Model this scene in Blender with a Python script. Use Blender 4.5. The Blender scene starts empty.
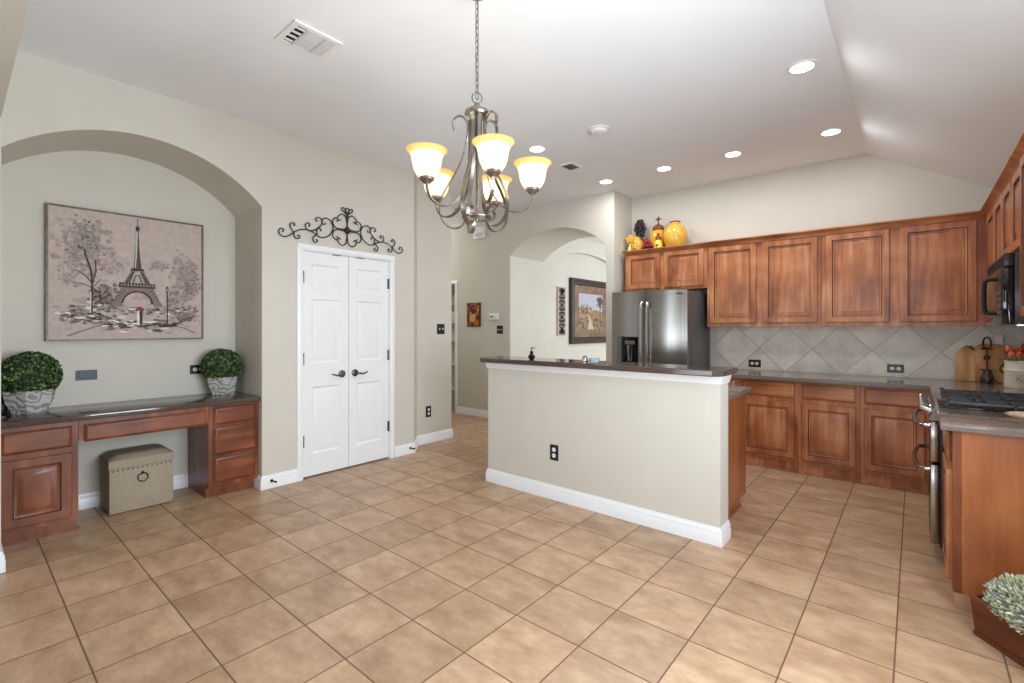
import bpy, bmesh, math, random
from mathutils import Vector
from math import sin, cos, pi, radians, sqrt
random.seed(7)
S = bpy.context.scene
COL = S.collection

# ---------------------------------------------------------------- camera, world, exposure, big lights
YAW = math.atan2(403, 476)
cam = bpy.data.cameras.new('camera'); cam_o = bpy.data.objects.new('camera', cam); COL.objects.link(cam_o)
cam.sensor_width = 36; cam.lens = 36*476/1024; cam.shift_y = -12.5/1024; cam.clip_start = 0.05
cam_o.location = (0, 0, 1.3); cam_o.rotation_euler = (pi/2, 0, YAW-pi/2)
S.camera = cam_o
S.view_settings.view_transform = 'Standard'; S.view_settings.look = 'None'
S.view_settings.gamma = 1; S.view_settings.use_curve_mapping = False
S.view_settings.exposure = 0.08
S.cycles.use_denoising = True
S.cycles.sample_clamp_indirect = 6
w = bpy.data.worlds.new('sky'); S.world = w; w.use_nodes = True
w.node_tree.nodes['Background'].inputs[0].default_value = (0.80, 0.90, 1.0, 1)
w.node_tree.nodes['Background'].inputs[1].default_value = 1.0

def area(name, loc, target, sx, sy, power, col=(1, 1, 1), spread=180):
    l = bpy.data.lights.new(name, 'AREA'); l.shape = 'RECTANGLE'; l.size = sx; l.size_y = sy
    l.energy = power; l.color = col; l.spread = radians(spread)
    o = bpy.data.objects.new(name, l); COL.objects.link(o); o.location = loc
    d = Vector(target)-Vector(loc); o.rotation_euler = d.to_track_quat('-Z', 'Y').to_euler()
    return o
# daylight through the windows of the living room behind the camera and the dining room;
# the nook light and the upward fills are added to brighten walls and ceiling
DAY = (0.89, 0.995, 1.12)
area('added_nook_light', (1.35, -0.66, 1.42), (1.35, 3, 1.3), 1.65, 1.25, 76, DAY)  # added light at an unseen window, brightens the left wall
area('added_fill_nook', (1.35, -0.66, 1.0), (0.7, 3.9, 2.1), 1.65, 0.5, 17, DAY, 130)  # added fill aimed up at the desk niche
area('daylight_living', (-3.35, 0.65, 1.45), (3, 1.5, 1.5), 0.6, 1.9, 11, DAY)
area('daylight_living', (-3.35, 2.85, 1.45), (3, 2.2, 1.5), 0.6, 1.9, 11, DAY)
area('added_fill_living', (-3.3, 1.7, 0.75), (4.6, 0.2, 2.95), 3.4, 0.7, 8, DAY, 60)  # added low fill aimed up at the kitchen ceiling
area('daylight_dining', (8.2, 1.0, 1.7), (7.2, 4.2, 1.7), 1.6, 1.6, 88, (0.90, 0.99, 1.08))
l = bpy.data.lights.new('added_hall_light', 'POINT'); l.energy = 21; l.shadow_soft_size = 0.12; l.color = (0.95, 0.95, 0.95)  # unseen light added to brighten the dark hall
o = bpy.data.objects.new('added_hall_light', l); COL.objects.link(o); o.location = (4.45, 6.35, 2.72)
DN_E, DN_C = 5.4, (0.95, 0.985, 1.02)      # downlight beams
CH_E, CH_C = 0.7, (1.0, 0.92, 0.80)      # chandelier bulbs

# ---------------------------------------------------------------- materials
def lin(c):
    return tuple(((x/255)/12.92 if x/255 <= 0.04045 else ((x/255+0.055)/1.055)**2.4) for x in c)+(1,)
def mat(name, rgb, rough=0.5, metal=0.0, spec=None, coat=0.0):
    m = bpy.data.materials.new(name); m.use_nodes = True
    b = m.node_tree.nodes['Principled BSDF']
    b.inputs['Base Color'].default_value = lin(rgb); b.inputs['Roughness'].default_value = rough
    b.inputs['Metallic'].default_value = metal
    if spec is not None: b.inputs['Specular IOR Level'].default_value = spec
    if coat: b.inputs['Coat Weight'].default_value = coat; b.inputs['Coat Roughness'].default_value = 0.15
    return m
def N(m, t, **k):
    n = m.node_tree.nodes.new(t)
    for a, v in k.items(): setattr(n, a, v)
    return n
def L(m, a, b): m.node_tree.links.new(a, b)
def BS(m): return m.node_tree.nodes['Principled BSDF']
def coords(m, scale=(1, 1, 1), kind='Object', loc=(0, 0, 0), rot=(0, 0, 0)):
    tc = N(m, 'ShaderNodeTexCoord'); mp = N(m, 'ShaderNodeMapping')
    mp.inputs['Scale'].default_value = scale; mp.inputs['Location'].default_value = loc; mp.inputs['Rotation'].default_value = rot
    L(m, tc.outputs[kind], mp.inputs[0]); return mp.outputs[0]
def ramp(m, fac, stops):
    r = N(m, 'ShaderNodeValToRGB'); e = r.color_ramp.elements
    while len(e) < len(stops): e.new(0.5)
    for x, (p, c) in zip(e, stops): x.position = p; x.color = lin(c)
    L(m, fac, r.inputs[0]); return r.outputs[0]
def noise(m, vec, scale, detail=3, rough=0.5):
    n = N(m, 'ShaderNodeTexNoise'); n.inputs['Scale'].default_value = scale; n.inputs['Detail'].default_value = detail
    n.inputs['Roughness'].default_value = rough; L(m, vec, n.inputs['Vector']); return n.outputs['Fac']
def bump(m, fac, strength=0.2, dist=0.01):
    b = N(m, 'ShaderNodeBump'); b.inputs['Strength'].default_value = strength; b.inputs['Distance'].default_value = dist
    L(m, fac, b.inputs['Height']); L(m, b.outputs[0], BS(m).inputs['Normal'])
def mottled(name, stops, scale=6, rough=0.5, metal=0.0, detail=4, bmp=0.0, vec=(1, 1, 1), coat=0.0):
    m = mat(name, stops[0][1], rough, metal, coat=coat); v = coords(m, vec)
    f = noise(m, v, scale, detail); L(m, ramp(m, f, stops), BS(m).inputs['Base Color'])
    if bmp: bump(m, f, bmp, 0.005)
    return m
def wood(name, axis, dark=(122, 66, 36), mid=(173, 106, 65), light=(208, 146, 102), rough=0.33):
    m = mat(name, mid, rough)
    sc = [9, 9, 9]; sc['xyz'.index(axis)] = 0.9
    v = coords(m, tuple(sc)); f1 = noise(m, v, 1.6, 5, 0.6)
    v2 = coords(m, (2.2, 2.2, 2.2)); f2 = noise(m, v2, 1.5, 2)
    ad = N(m, 'ShaderNodeMath', operation='MULTIPLY_ADD'); ad.inputs[1].default_value = 0.55
    L(m, f1, ad.inputs[0]); hf = N(m, 'ShaderNodeMath', operation='MULTIPLY'); hf.inputs[1].default_value = 0.45
    L(m, f2, hf.inputs[0]); L(m, hf.outputs[0], ad.inputs[2])
    L(m, ramp(m, ad.outputs[0], [(0.34, dark), (0.5, mid), (0.64, light)]), BS(m).inputs['Base Color'])
    return m
M = {}
def setup():
    m = mottled('wall_paint', [(0.3, (205, 200, 187)), (0.7, (209, 204, 191))], 3, 0.75); M['wall'] = m
    n2 = noise(m, coords(m), 260, 2); bump(m, n2, 0.05, 0.002)
    m = mottled('ceiling_paint', [(0.3, (236, 239, 240)), (0.7, (240, 243, 244))], 2, 0.85); M['ceil'] = m
    n2 = noise(m, coords(m), 220, 2); bump(m, n2, 0.05, 0.002)
    M['white'] = mottled('white_trim_paint', [(0.3, (236, 236, 236)), (0.7, (240, 240, 240))], 3, 0.35)
    M['plastic_white'] = mottled('white_plastic', [(0.3, (232, 231, 228)), (0.7, (236, 235, 232))], 5, 0.4)
    M['wv'] = wood('stained_wood_vertical', 'z'); M['wy'] = wood('stained_wood_along_back_wall', 'y'); M['wx'] = wood('stained_wood_along_left_wall', 'x')
    k = dict(dark=(84, 40, 22), mid=(118, 62, 34), light=(150, 88, 52))
    M['dv'] = wood('desk_wood_vertical', 'z', **k); M['dx'] = wood('desk_wood_horizontal', 'x', **k)
    M['glaze'] = mottled('dark_glazed_groove', [(0.35, (92, 48, 26)), (0.65, (114, 62, 34))], 12, 0.4)
    M['wbig'] = wood('end_panel_veneer', 'z', (138, 78, 42), (160, 94, 52), (178, 112, 66))
    # countertop
    m = mat('dark_brown_solid_surface', (78, 64, 58), 0.13); v = coords(m)
    f = noise(m, v, 160, 3, 0.7); L(m, ramp(m, f, [(0.35, (108, 95, 88)), (0.5, (124, 110, 101)), (0.7, (142, 128, 118))]), BS(m).inputs['Base Color']); M['counter'] = m
    m = mat('dark_espresso_surface', (58, 46, 42), 0.1); v = coords(m)
    f = noise(m, v, 160, 3, 0.7); L(m, ramp(m, f, [(0.35, (66, 54, 49)), (0.5, (80, 66, 60)), (0.7, (96, 82, 75))]), BS(m).inputs['Base Color']); M['desktop'] = m
    # floor tile: square grid, 33 cm, aligned with the walls
    m = mat('floor_tile', (178, 145, 112), 0.33)
    tc = N(m, 'ShaderNodeNewGeometry'); sp = N(m, 'ShaderNodeSeparateXYZ'); L(m, tc.outputs['Position'], sp.inputs[0])
    def axis(out, off, step):
        a = N(m, 'ShaderNodeMath', operation='SUBTRACT'); a.inputs[1].default_value = off; L(m, out, a.inputs[0])
        d = N(m, 'ShaderNodeMath', operation='DIVIDE'); d.inputs[1].default_value = step; L(m, a.outputs[0], d.inputs[0])
        fl = N(m, 'ShaderNodeMath', operation='FLOOR'); L(m, d.outputs[0], fl.inputs[0])
        fr = N(m, 'ShaderNodeMath', operation='FRACT'); L(m, d.outputs[0], fr.inputs[0])
        pp = N(m, 'ShaderNodeMath', operation='PINGPONG'); pp.inputs[1].default_value = 0.5; L(m, fr.outputs[0], pp.inputs[0])
        return fl.outputs[0], pp.outputs[0]
    fx, dx = axis(sp.outputs[0], 0.35-3*0.3286, 0.3286); fy, dy = axis(sp.outputs[1], 0.061-3*0.3304, 0.3304)
    mn = N(m, 'ShaderNodeMath', operation='MINIMUM'); L(m, dx, mn.inputs[0]); L(m, dy, mn.inputs[1])
    gr = N(m, 'ShaderNodeMapRange'); gr.inputs[1].default_value = 0.006; gr.inputs[2].default_value = 0.012; L(m, mn.outputs[0], gr.inputs[0])
    cb = N(m, 'ShaderNodeCombineXYZ'); L(m, fx, cb.inputs[0]); L(m, fy, cb.inputs[1])
    wn = N(m, 'ShaderNodeTexWhiteNoise', noise_dimensions='3D'); L(m, cb.outputs[0], wn.inputs['Vector'])
    # each tile shows its own piece of the pattern
    vm = N(m, 'ShaderNodeVectorMath', operation='MULTIPLY_ADD'); vm.inputs[1].default_value = (7.3, 7.3, 7.3)
    L(m, wn.outputs['Color'], vm.inputs[0]); L(m, tc.outputs['Position'], vm.inputs[2])
    st = N(m, 'ShaderNodeMapping'); st.inputs['Scale'].default_value = (2.0, 1.05, 1); L(m, vm.outputs[0], st.inputs[0])
    f = noise(m, st.outputs[0], 4.0, 9, 0.70)
    tile = ramp(m, f, [(0.30, (157, 122, 93)), (0.5, (183, 149, 117)), (0.70, (206, 174, 142))])
    hv = N(m, 'ShaderNodeHueSaturation'); L(m, tile, hv.inputs['Color'])
    mr = N(m, 'ShaderNodeMapRange'); mr.inputs[3].default_value = 0.88; mr.inputs[4].default_value = 1.08; L(m, wn.outputs['Value'], mr.inputs[0])
    L(m, mr.outputs[0], hv.inputs['Value'])
    mx = N(m, 'ShaderNodeMix', data_type='RGBA'); L(m, gr.outputs[0], mx.inputs[0])
    mx.inputs[6].default_value = lin((104, 78, 58)); L(m, hv.outputs[0], mx.inputs[7]); L(m, mx.outputs[2], BS(m).inputs['Base Color'])
    rr = N(m, 'ShaderNodeMapRange'); rr.inputs[3].default_value = 0.8; rr.inputs[4].default_value = 0.36; L(m, gr.outputs[0], rr.inputs[0]); L(m, rr.outputs[0], BS(m).inputs['Roughness'])
    ad = N(m, 'ShaderNodeMath', operation='MULTIPLY_ADD'); ad.inputs[1].default_value = 0.25; L(m, f, ad.inputs[0]); L(m, gr.outputs[0], ad.inputs[2])
    bump(m, ad.outputs[0], 0.12, 0.004); M['floor'] = m
    # backsplash: tiles laid on the diagonal
    m = mat('backsplash_tile', (176, 160, 140), 0.4)
    tc = N(m, 'ShaderNodeNewGeometry'); sp = N(m, 'ShaderNodeSeparateXYZ'); L(m, tc.outputs['Position'], sp.inputs[0])
    hz = N(m, 'ShaderNodeMath', operation='SUBTRACT'); L(m, sp.outputs[1], hz.inputs[0]); L(m, sp.outputs[0], hz.inputs[1])  # runs on around the corner
    s1 = N(m, 'ShaderNodeMath', operation='ADD'); L(m, hz.outputs[0], s1.inputs[0]); L(m, sp.outputs[2], s1.inputs[1])
    s2 = N(m, 'ShaderNodeMath', operation='SUBTRACT'); L(m, hz.outputs[0], s2.inputs[0]); L(m, sp.outputs[2], s2.inputs[1])
    f1, d1 = axis(s1.outputs[0], (0.79-5.54)+1.10-0.477*9, 0.477); f2, d2 = axis(s2.outputs[0], (0.79-5.54)-1.10-0.477*9, 0.477)
    mn = N(m, 'ShaderNodeMath', operation='MINIMUM'); L(m, d1, mn.inputs[0]); L(m, d2, mn.inputs[1])
    gr = N(m, 'ShaderNodeMapRange'); gr.inputs[1].default_value = 0.007; gr.inputs[2].default_value = 0.013; L(m, mn.outputs[0], gr.inputs[0])
    cb = N(m, 'ShaderNodeCombineXYZ'); L(m, f1, cb.inputs[0]); L(m, f2, cb.inputs[1])
    wn = N(m, 'ShaderNodeTexWhiteNoise', noise_dimensions='3D'); L(m, cb.outputs[0], wn.inputs['Vector'])
    vm = N(m, 'ShaderNodeVectorMath', operation='MULTIPLY_ADD'); vm.inputs[1].default_value = (5.3, 5.3, 5.3)
    L(m, wn.outputs['Color'], vm.inputs[0]); L(m, tc.outputs['Position'], vm.inputs[2])
    f = noise(m, vm.outputs[0], 5.5, 5, 0.6)
    tile = ramp(m, f, [(0.3, (204, 194, 178)), (0.5, (224, 215, 200)), (0.7, (236, 229, 216))])
    hv = N(m, 'ShaderNodeHueSaturation'); L(m, tile, hv.inputs['Color'])
    mr = N(m, 'ShaderNodeMapRange'); mr.inputs[3].default_value = 0.88; mr.inputs[4].default_value = 1.06; L(m, wn.outputs['Value'], mr.inputs[0]); L(m, mr.outputs[0], hv.inputs['Value'])
    mx = N(m, 'ShaderNodeMix', data_type='RGBA'); L(m, gr.outputs[0], mx.inputs[0])
    mx.inputs[6].default_value = lin((180, 168, 150)); L(m, hv.outputs[0], mx.inputs[7]); L(m, mx.outputs[2], BS(m).inputs['Base Color']); M['splash'] = m
    # metals
    M['steel'] = mottled('brushed_stainless', [(0.4, (146, 142, 136)), (0.6, (154, 150, 144))], 2, 0.2, 1.0, vec=(40, 40, 0.5))
    M['steel_side'] = mottled('grey_appliance_side', [(0.4, (98, 98, 98)), (0.6, (106, 106, 106))], 3, 0.45, 0.3)
    M['chrome'] = mottled('polished_chrome', [(0.4, (200, 200, 200)), (0.6, (206, 206, 206))], 3, 0.1, 1.0)
    M['pewter'] = mottled('brushed_pewter', [(0.35, (120, 112, 104)), (0.65, (146, 138, 128))], 14, 0.34, 0.9)
    M['iron'] = mottled('black_iron', [(0.4, (38, 28, 24)), (0.65, (56, 42, 34))], 20, 0.5, 0.4)
    M['bronze'] = mottled('oil_rubbed_bronze', [(0.4, (52, 42, 36)), (0.7, (92, 74, 60))], 30, 0.35, 0.8)
    M['dark_nickel'] = mottled('dark_nickel', [(0.4, (84, 80, 76)), (0.7, (118, 114, 108))], 20, 0.3, 0.9)
    M['black'] = mottled('black_plastic', [(0.4, (24, 24, 26)), (0.7, (30, 30, 33))], 8, 0.3)
    M['black_gloss'] = mottled('black_glass', [(0.4, (12, 13, 15)), (0.7, (15, 16, 18))], 4, 0.06)
    M['cast'] = mottled('cast_iron', [(0.4, (56, 56, 57)), (0.7, (74, 74, 75))], 40, 0.38, 0.2)
    M['gap'] = mottled('dark_recess', [(0.4, (16, 13, 11)), (0.7, (20, 16, 13))], 8, 0.9)
    M['louver_grey'] = mottled('painted_louver', [(0.4, (196, 195, 192)), (0.7, (202, 201, 198))], 6, 0.5)
    M['navy'] = mottled('navy_plate', [(0.4, (26, 32, 52)), (0.7, (32, 38, 58))], 8, 0.4)
    M['linen'] = mottled('tan_linen', [(0.35, (160, 146, 126)), (0.65, (172, 158, 138))], 120, 0.85, bmp=0.1)
    M['leaf1'] = mottled('leaf_green', [(0.35, (46, 70, 30)), (0.7, (82, 108, 52))], 30, 0.5)
    M['leaf2'] = mottled('leaf_dark_green', [(0.35, (26, 44, 22)), (0.7, (48, 70, 36))], 30, 0.5)
    M['leaf3'] = mottled('leaf_light_green', [(0.35, (92, 120, 58)), (0.7, (124, 150, 82))], 30, 0.5)
    m = mottled('carved_grey_pot', [(0.3, (150, 146, 140)), (0.7, (186, 183, 178))], 30, 0.75); M['pot'] = m
    wv = N(m, 'ShaderNodeTexWave', wave_type='RINGS'); wv.inputs['Scale'].default_value = 9; wv.inputs['Distortion'].default_value = 11; wv.inputs['Detail'].default_value = 1.0; wv.inputs['Detail Scale'].default_value = 1.8
    L(m, coords(m), wv.inputs['Vector']); bump(m, wv.outputs['Fac'], 0.5, 0.008)
    L(m, ramp(m, wv.outputs['Fac'], [(0.15, (146, 142, 136)), (0.5, (180, 177, 172)), (1.0, (194, 191, 186))]), BS(m).inputs['Base Color'])
    M['sage1'] = mottled('sage_pale', [(0.35, (204, 208, 178)), (0.7, (228, 230, 208))], 20, 0.7)
    M['sage2'] = mottled('sage_blue', [(0.35, (120, 132, 138)), (0.7, (160, 170, 172))], 20, 0.7)
    M['sage3'] = mottled('sage_yellow', [(0.35, (176, 178, 112)), (0.7, (204, 204, 144))], 20, 0.7)
    M['trough'] = wood('mahogany_trough', 'x', (62, 24, 10), (104, 46, 20), (146, 78, 38), 0.28)
    # lamp glass
    def glassy(name, rgb, glow):
        m = bpy.data.materials.new(name); m.use_nodes = True; nt = m.node_tree
        p = nt.nodes['Principled BSDF']; p.inputs['Base Color'].default_value = lin(rgb); p.inputs['Roughness'].default_value = 0.35; p.inputs['Emission Color'].default_value = lin(rgb); p.inputs['Emission Strength'].default_value = glow
        f = noise(m, coords(m), 12, 3); tr = nt.nodes.new('ShaderNodeBsdfTranslucent')
        rc = ramp(m, f, [(0.3, tuple(int(c*0.96) for c in rgb)), (0.7, rgb)]); L(m, rc, tr.inputs[0]); L(m, rc, p.inputs['Base Color'])
        mx = nt.nodes.new('ShaderNodeMixShader'); mx.inputs[0].default_value = 0.6
        L(m, p.outputs[0], mx.inputs[1]); L(m, tr.outputs[0], mx.inputs[2]); L(m, mx.outputs[0], nt.nodes['Material Output'].inputs[0])
        return m
    M['shade'] = glassy('frosted_shade_glass', (250, 238, 208), 1.5); M['shade_rim'] = glassy('amber_shade_rim', (240, 206, 144), 0.6)
    def emit(name, rgb, s):
        m = mat(name, rgb); BS(m).inputs['Emission Color'].default_value = lin(rgb); BS(m).inputs['Emission Strength'].default_value = s; return m
    M['lamp'] = emit('downlight_lens', (255, 250, 240), 12); M['bulb'] = emit('lamp_bulb', (255, 236, 200), 10)
    m = bpy.data.materials.new('window_glass'); m.use_nodes = True; nt = m.node_tree
    t = nt.nodes.new('ShaderNodeBsdfTransparent'); g = nt.nodes.new('ShaderNodeBsdfGlossy'); g.inputs['Roughness'].default_value = 0.02
    mx = nt.nodes.new('ShaderNodeMixShader'); mx.inputs[0].default_value = 0.06; L(m, t.outputs[0], mx.inputs[1]); L(m, g.outputs[0], mx.inputs[2]); L(m, mx.outputs[0], nt.nodes['Material Output'].inputs[0]); M['pane'] = m
    m = mottled('clear_glass', [(0.4, (206, 222, 232)), (0.6, (216, 230, 238))], 4, 0.05); BS(m).inputs['Transmission Weight'].default_value = 0.6; M['clear_glass'] = m
    # ceramics and decor
    M['yellow'] = mottled('yellow_glaze', [(0.3, (212, 150, 48)), (0.55, (226, 174, 70)), (0.75, (214, 138, 58))], 9, 0.2)
    M['yellow2'] = mottled('amber_glaze', [(0.3, (206, 130, 24)), (0.6, (226, 166, 46))], 14, 0.22)
    M['lemon'] = mottled('lemon_glaze', [(0.3, (230, 200, 60)), (0.65, (240, 218, 110))], 14, 0.25)
    M['rust'] = mottled('rust_brown_glaze', [(0.35, (92, 44, 22)), (0.65, (140, 74, 34))], 16, 0.35)
    M['grape_dark'] = mottled('dark_grape', [(0.35, (34, 30, 40)), (0.65, (58, 48, 56))], 20, 0.35)
    M['grape_red'] = mottled('red_grape', [(0.35, (110, 22, 34)), (0.65, (150, 40, 48))], 20, 0.3)
    M['cream'] = mottled('cream_stoneware', [(0.3, (214, 200, 176)), (0.7, (234, 224, 204))], 10, 0.5)
    M['cream_dark'] = mottled('stoneware_letter', [(0.3, (160, 144, 122)), (0.7, (176, 160, 138))], 10, 0.6)
    M['acacia'] = wood('acacia_board', 'z', (160, 102, 52), (208, 150, 90), (234, 188, 128), 0.4)
    M['acacia2'] = wood('acacia_board_dark', 'z', (124, 72, 36), (184, 124, 72), (222, 170, 112), 0.4)
    M['slice'] = mottled('pale_wood_slice', [(0.3, (206, 180, 140)), (0.6, (232, 218, 190))], 26, 0.6)
    M['bark'] = mottled('bark_edge', [(0.3, (150, 112, 70)), (0.7, (190, 154, 108))], 30, 0.8)
    M['tulip_r'] = mottled('red_petal', [(0.3, (150, 28, 24)), (0.7, (190, 50, 36))], 14, 0.5)
    M['tulip_o'] = mottled('coral_petal', [(0.3, (214, 84, 54)), (0.7, (236, 128, 92))], 14, 0.5)
    M['stem'] = mottled('fresh_green', [(0.3, (70, 120, 40)), (0.7, (108, 160, 62))], 12, 0.45)
    M['hammered'] = mottled('hammered_dark_glass', [(0.35, (48, 40, 34)), (0.7, (120, 106, 88))], 30, 0.15, 0.6, bmp=0.4)
    M['frame_gold'] = mottled('dark_gold_frame', [(0.3, (84, 62, 40)), (0.7, (122, 96, 64))], 30, 0.4)
    M['frame_dark'] = mottled('espresso_frame', [(0.3, (40, 28, 24)), (0.7, (62, 46, 38))], 30, 0.35)
    M['matboard'] = mottled('brown_mat', [(0.3, (96, 68, 48)), (0.7, (146, 110, 82))], 9, 0.7)
    P = dict(canvas=(190, 174, 164), mist=(156, 139, 131), smoke=(132, 116, 108), brown=(92, 76, 68), dark=(58, 46, 42), blue=(146, 141, 145), white=(226, 218, 212), rust=(140, 66, 42), pale=(174, 157, 147),
             sky=(182, 180, 194), hill=(150, 116, 80), gold=(190, 138, 76), olive=(74, 76, 50), path=(196, 178, 150), pumpkin=(190, 92, 36), pbrown=(84, 40, 22), pcream=(206, 150, 92), pred=(128, 44, 24))
    for k, c in P.items():
        M['p_'+k] = mottled('oil_paint_'+k, [(0.35, tuple(int(x*0.96) for x in c)), (0.65, tuple(min(255, int(x*1.04)) for x in c))], 30, 0.75)
setup()

# ---------------------------------------------------------------- mesh helpers
class MB:
    def __init__(s): s.v = []; s.f = []; s.m = []
    def add(s, vs, fs, mi=0):
        o = len(s.v); s.v += [tuple(p) for p in vs]
        for f in fs: s.f.append([o+i for i in f]); s.m.append(mi)
        return s
    def box(s, x0, x1, y0, y1, z0, z1, mi=0):
        vs = [(x, y, z) for z in (z0, z1) for y in (y0, y1) for x in (x0, x1)]
        return s.add(vs, [(0, 1, 3, 2), (4, 6, 7, 5), (0, 4, 5, 1), (2, 3, 7, 6), (0, 2, 6, 4), (1, 5, 7, 3)], mi)
    def rbox(s, x0, x1, y0, y1, z0, z1, r=0.005, seg=2, mi=0):
        bm = bmesh.new(); bmesh.ops.create_cube(bm, size=1)
        for v in bm.verts: v.co = Vector(((x0+x1)/2+v.co.x*(x1-x0), (y0+y1)/2+v.co.y*(y1-y0), (z0+z1)/2+v.co.z*(z1-z0)))
        bmesh.ops.bevel(bm, geom=bm.edges[:], offset=r, segments=seg, affect='EDGES', profile=0.5)
        return s.take(bm, mi)
    def take(s, bm, mi=0):
        bm.verts.index_update(); s.add([v.co[:] for v in bm.verts], [[v.index for v in f.verts] for f in bm.faces], mi); bm.free(); return s
    def prism(s, poly, axis, lo, hi, mi=0):
        def P(p, h): return {'x': (h, p[0], p[1]), 'y': (p[0], h, p[1]), 'z': (p[0], p[1], h)}[axis]
        n = len(poly)
        return s.add([P(p, lo) for p in poly]+[P(p, hi) for p in poly],
                     [list(range(n))[::-1], list(range(n, 2*n))]+[(i, (i+1) % n, n+(i+1) % n, n+i) for i in range(n)], mi)
    def lathe(s, prof, c=(0, 0, 0), n=24, mi=0, d=(0, 0, 1), mis=None):
        q = Vector((0, 0, 1)).rotation_difference(Vector(d).normalized()); c = Vector(c)
        vs = []
        for r, z in prof:
            for k in range(n):
                t = 2*pi*k/n; vs.append(c+q @ Vector((r*cos(t), r*sin(t), z)))
        for i in range(len(prof)-1):
            pass
        o = len(s.v); s.v += [tuple(p) for p in vs]
        for i in range(len(prof)-1):
            for k in range(n):
                s.f.append([o+i*n+k, o+i*n+(k+1) % n, o+(i+1)*n+(k+1) % n, o+(i+1)*n+k]); s.m.append(mis[i] if mis else mi)
        if prof[0][0] > 1e-4 and prof[0][0] != prof[-1][0]: s.f.append([o+k for k in range(n)][::-1]); s.m.append(mis[0] if mis else mi)
        if prof[-1][0] > 1e-4 and not mis: s.f.append([o+(len(prof)-1)*n+k for k in range(n)]); s.m.append(mi)
        return s
    def tube(s, pts, r, n=8, mi=0, closed=False):
        pts = [Vector(p) for p in pts]; m = len(pts); rs = r if isinstance(r, (list, tuple)) else [r]*m
        up = None; vs = []
        for i, p in enumerate(pts):
            a = pts[(i-1) % m] if (closed or i > 0) else p; b = pts[(i+1) % m] if (closed or i < m-1) else p
            t = (b-a).normalized()
            if up is None: up = t.orthogonal().normalized()
            up = (up-t*up.dot(t)); up = up.normalized() if up.length > 1e-6 else t.orthogonal().normalized()
            sd = t.cross(up)
            for k in range(n): an = 2*pi*k/n; vs.append(p+up*cos(an)*rs[i]+sd*sin(an)*rs[i])
        fs = []
        for i in range(m if closed else m-1):
            j = (i+1) % m
            for k in range(n): fs.append((i*n+k, i*n+(k+1) % n, j*n+(k+1) % n, j*n+k))
        if not closed: fs += [tuple(range(n))[::-1], tuple((m-1)*n+k for k in range(n))]
        return s.add(vs, fs, mi)
    def strip(s, pts, nrm, wd, th, mi=0):
        """flat bar swept along pts; nrm(i) = the width direction (constant vector)"""
        pts = [Vector(p) for p in pts]; W = Vector(nrm).normalized(); vs = []; m = len(pts)
        for i, p in enumerate(pts):
            t = (pts[min(i+1, m-1)]-pts[max(i-1, 0)]).normalized(); k = t.cross(W).normalized()
            wi = wd[i] if isinstance(wd, list) else wd
            vs += [p+W*wi/2+k*th/2, p-W*wi/2+k*th/2, p-W*wi/2-k*th/2, p+W*wi/2-k*th/2]
        fs = [(i*4+k, i*4+(k+1) % 4, i*4+4+(k+1) % 4, i*4+4+k) for i in range(m-1) for k in range(4)]
        return s.add(vs, fs+[(3, 2, 1, 0), tuple((m-1)*4+k for k in range(4))], mi)
    def sweep(s, path, prof, side=1, mi=0):
        """profile [(out, z)] swept along a floor polyline, mitred; side +1 = to the left of travel"""
        P = [Vector((p[0], p[1])) for p in path]; m = len(P); k = len(prof); vs = []
        for i, p in enumerate(P):
            ns = []
            if i > 0: d = (P[i]-P[i-1]).normalized(); ns.append(Vector((-d.y, d.x))*side)
            if i < m-1: d = (P[i+1]-P[i]).normalized(); ns.append(Vector((-d.y, d.x))*side)
            nn = sum(ns, Vector((0, 0))).normalized(); sc = 1/max(0.3, nn.dot(ns[0]))
            vs += [(p.x+nn.x*o*sc, p.y+nn.y*o*sc, z) for o, z in prof]
        fs = [(i*k+j, i*k+(j+1) % k, (i+1)*k+(j+1) % k, (i+1)*k+j) for i in range(m-1) for j in range(k)]
        return s.add(vs, fs+[tuple(range(k))[::-1], tuple((m-1)*k+j for j in range(k))], mi)
    def panel(s, o, u, v, n, wd, ht, rings, mi=0, back=True, groove=()):
        """nested rectangles: rings = [(inset, depth)]; a raised or framed panel"""
        o, u, v, n = map(Vector, (o, u, v, n)); vs = []
        for i, d in rings: vs += [o+u*x+v*y+n*d for x, y in ((i, i), (wd-i, i), (wd-i, ht-i), (i, ht-i))]
        k = len(rings)
        fs = [(r*4+j, r*4+(j+1) % 4, r*4+4+(j+1) % 4, r*4+4+j) for r in range(k-1) for j in range(4)]
        s.add(vs, fs+([(3, 2, 1, 0)] if back else [])+[tuple((k-1)*4+j for j in range(4))], mi); nf = len(fs)+(2 if back else 1)
        for r in groove:
            for j in range(4): s.m[len(s.m)-nf+r*4+j] = 1
        return s
    def build(s, name, mats, parent=None, local=False, sharp=35):
        me = bpy.data.meshes.new(name); o = bpy.data.objects.new(name, me); COL.objects.link(o)
        off = Vector((0, 0, 0))
        if not local:
            if parent:
                p = parent
                while p: off += p.location; p = p.parent
            else:
                xs, ys, zs = zip(*s.v); off = Vector(((min(xs)+max(xs))/2, (min(ys)+max(ys))/2, min(zs))); o.location = off
        me.from_pydata([tuple(Vector(p)-off) for p in s.v], [], s.f)
        for mm in (mats if isinstance(mats, (list, tuple)) else [mats]): me.materials.append(M[mm] if isinstance(mm, str) else mm)
        for p, mi in zip(me.polygons, s.m): p.material_index = mi
        bm = bmesh.new(); bm.from_mesh(me); bmesh.ops.recalc_face_normals(bm, faces=bm.faces); bm.to_mesh(me); bm.free()
        me.polygons.foreach_set('use_smooth', [True]*len(me.polygons)); me.set_sharp_from_angle(angle=radians(sharp))
        if parent: o.parent = parent
        return o
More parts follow.
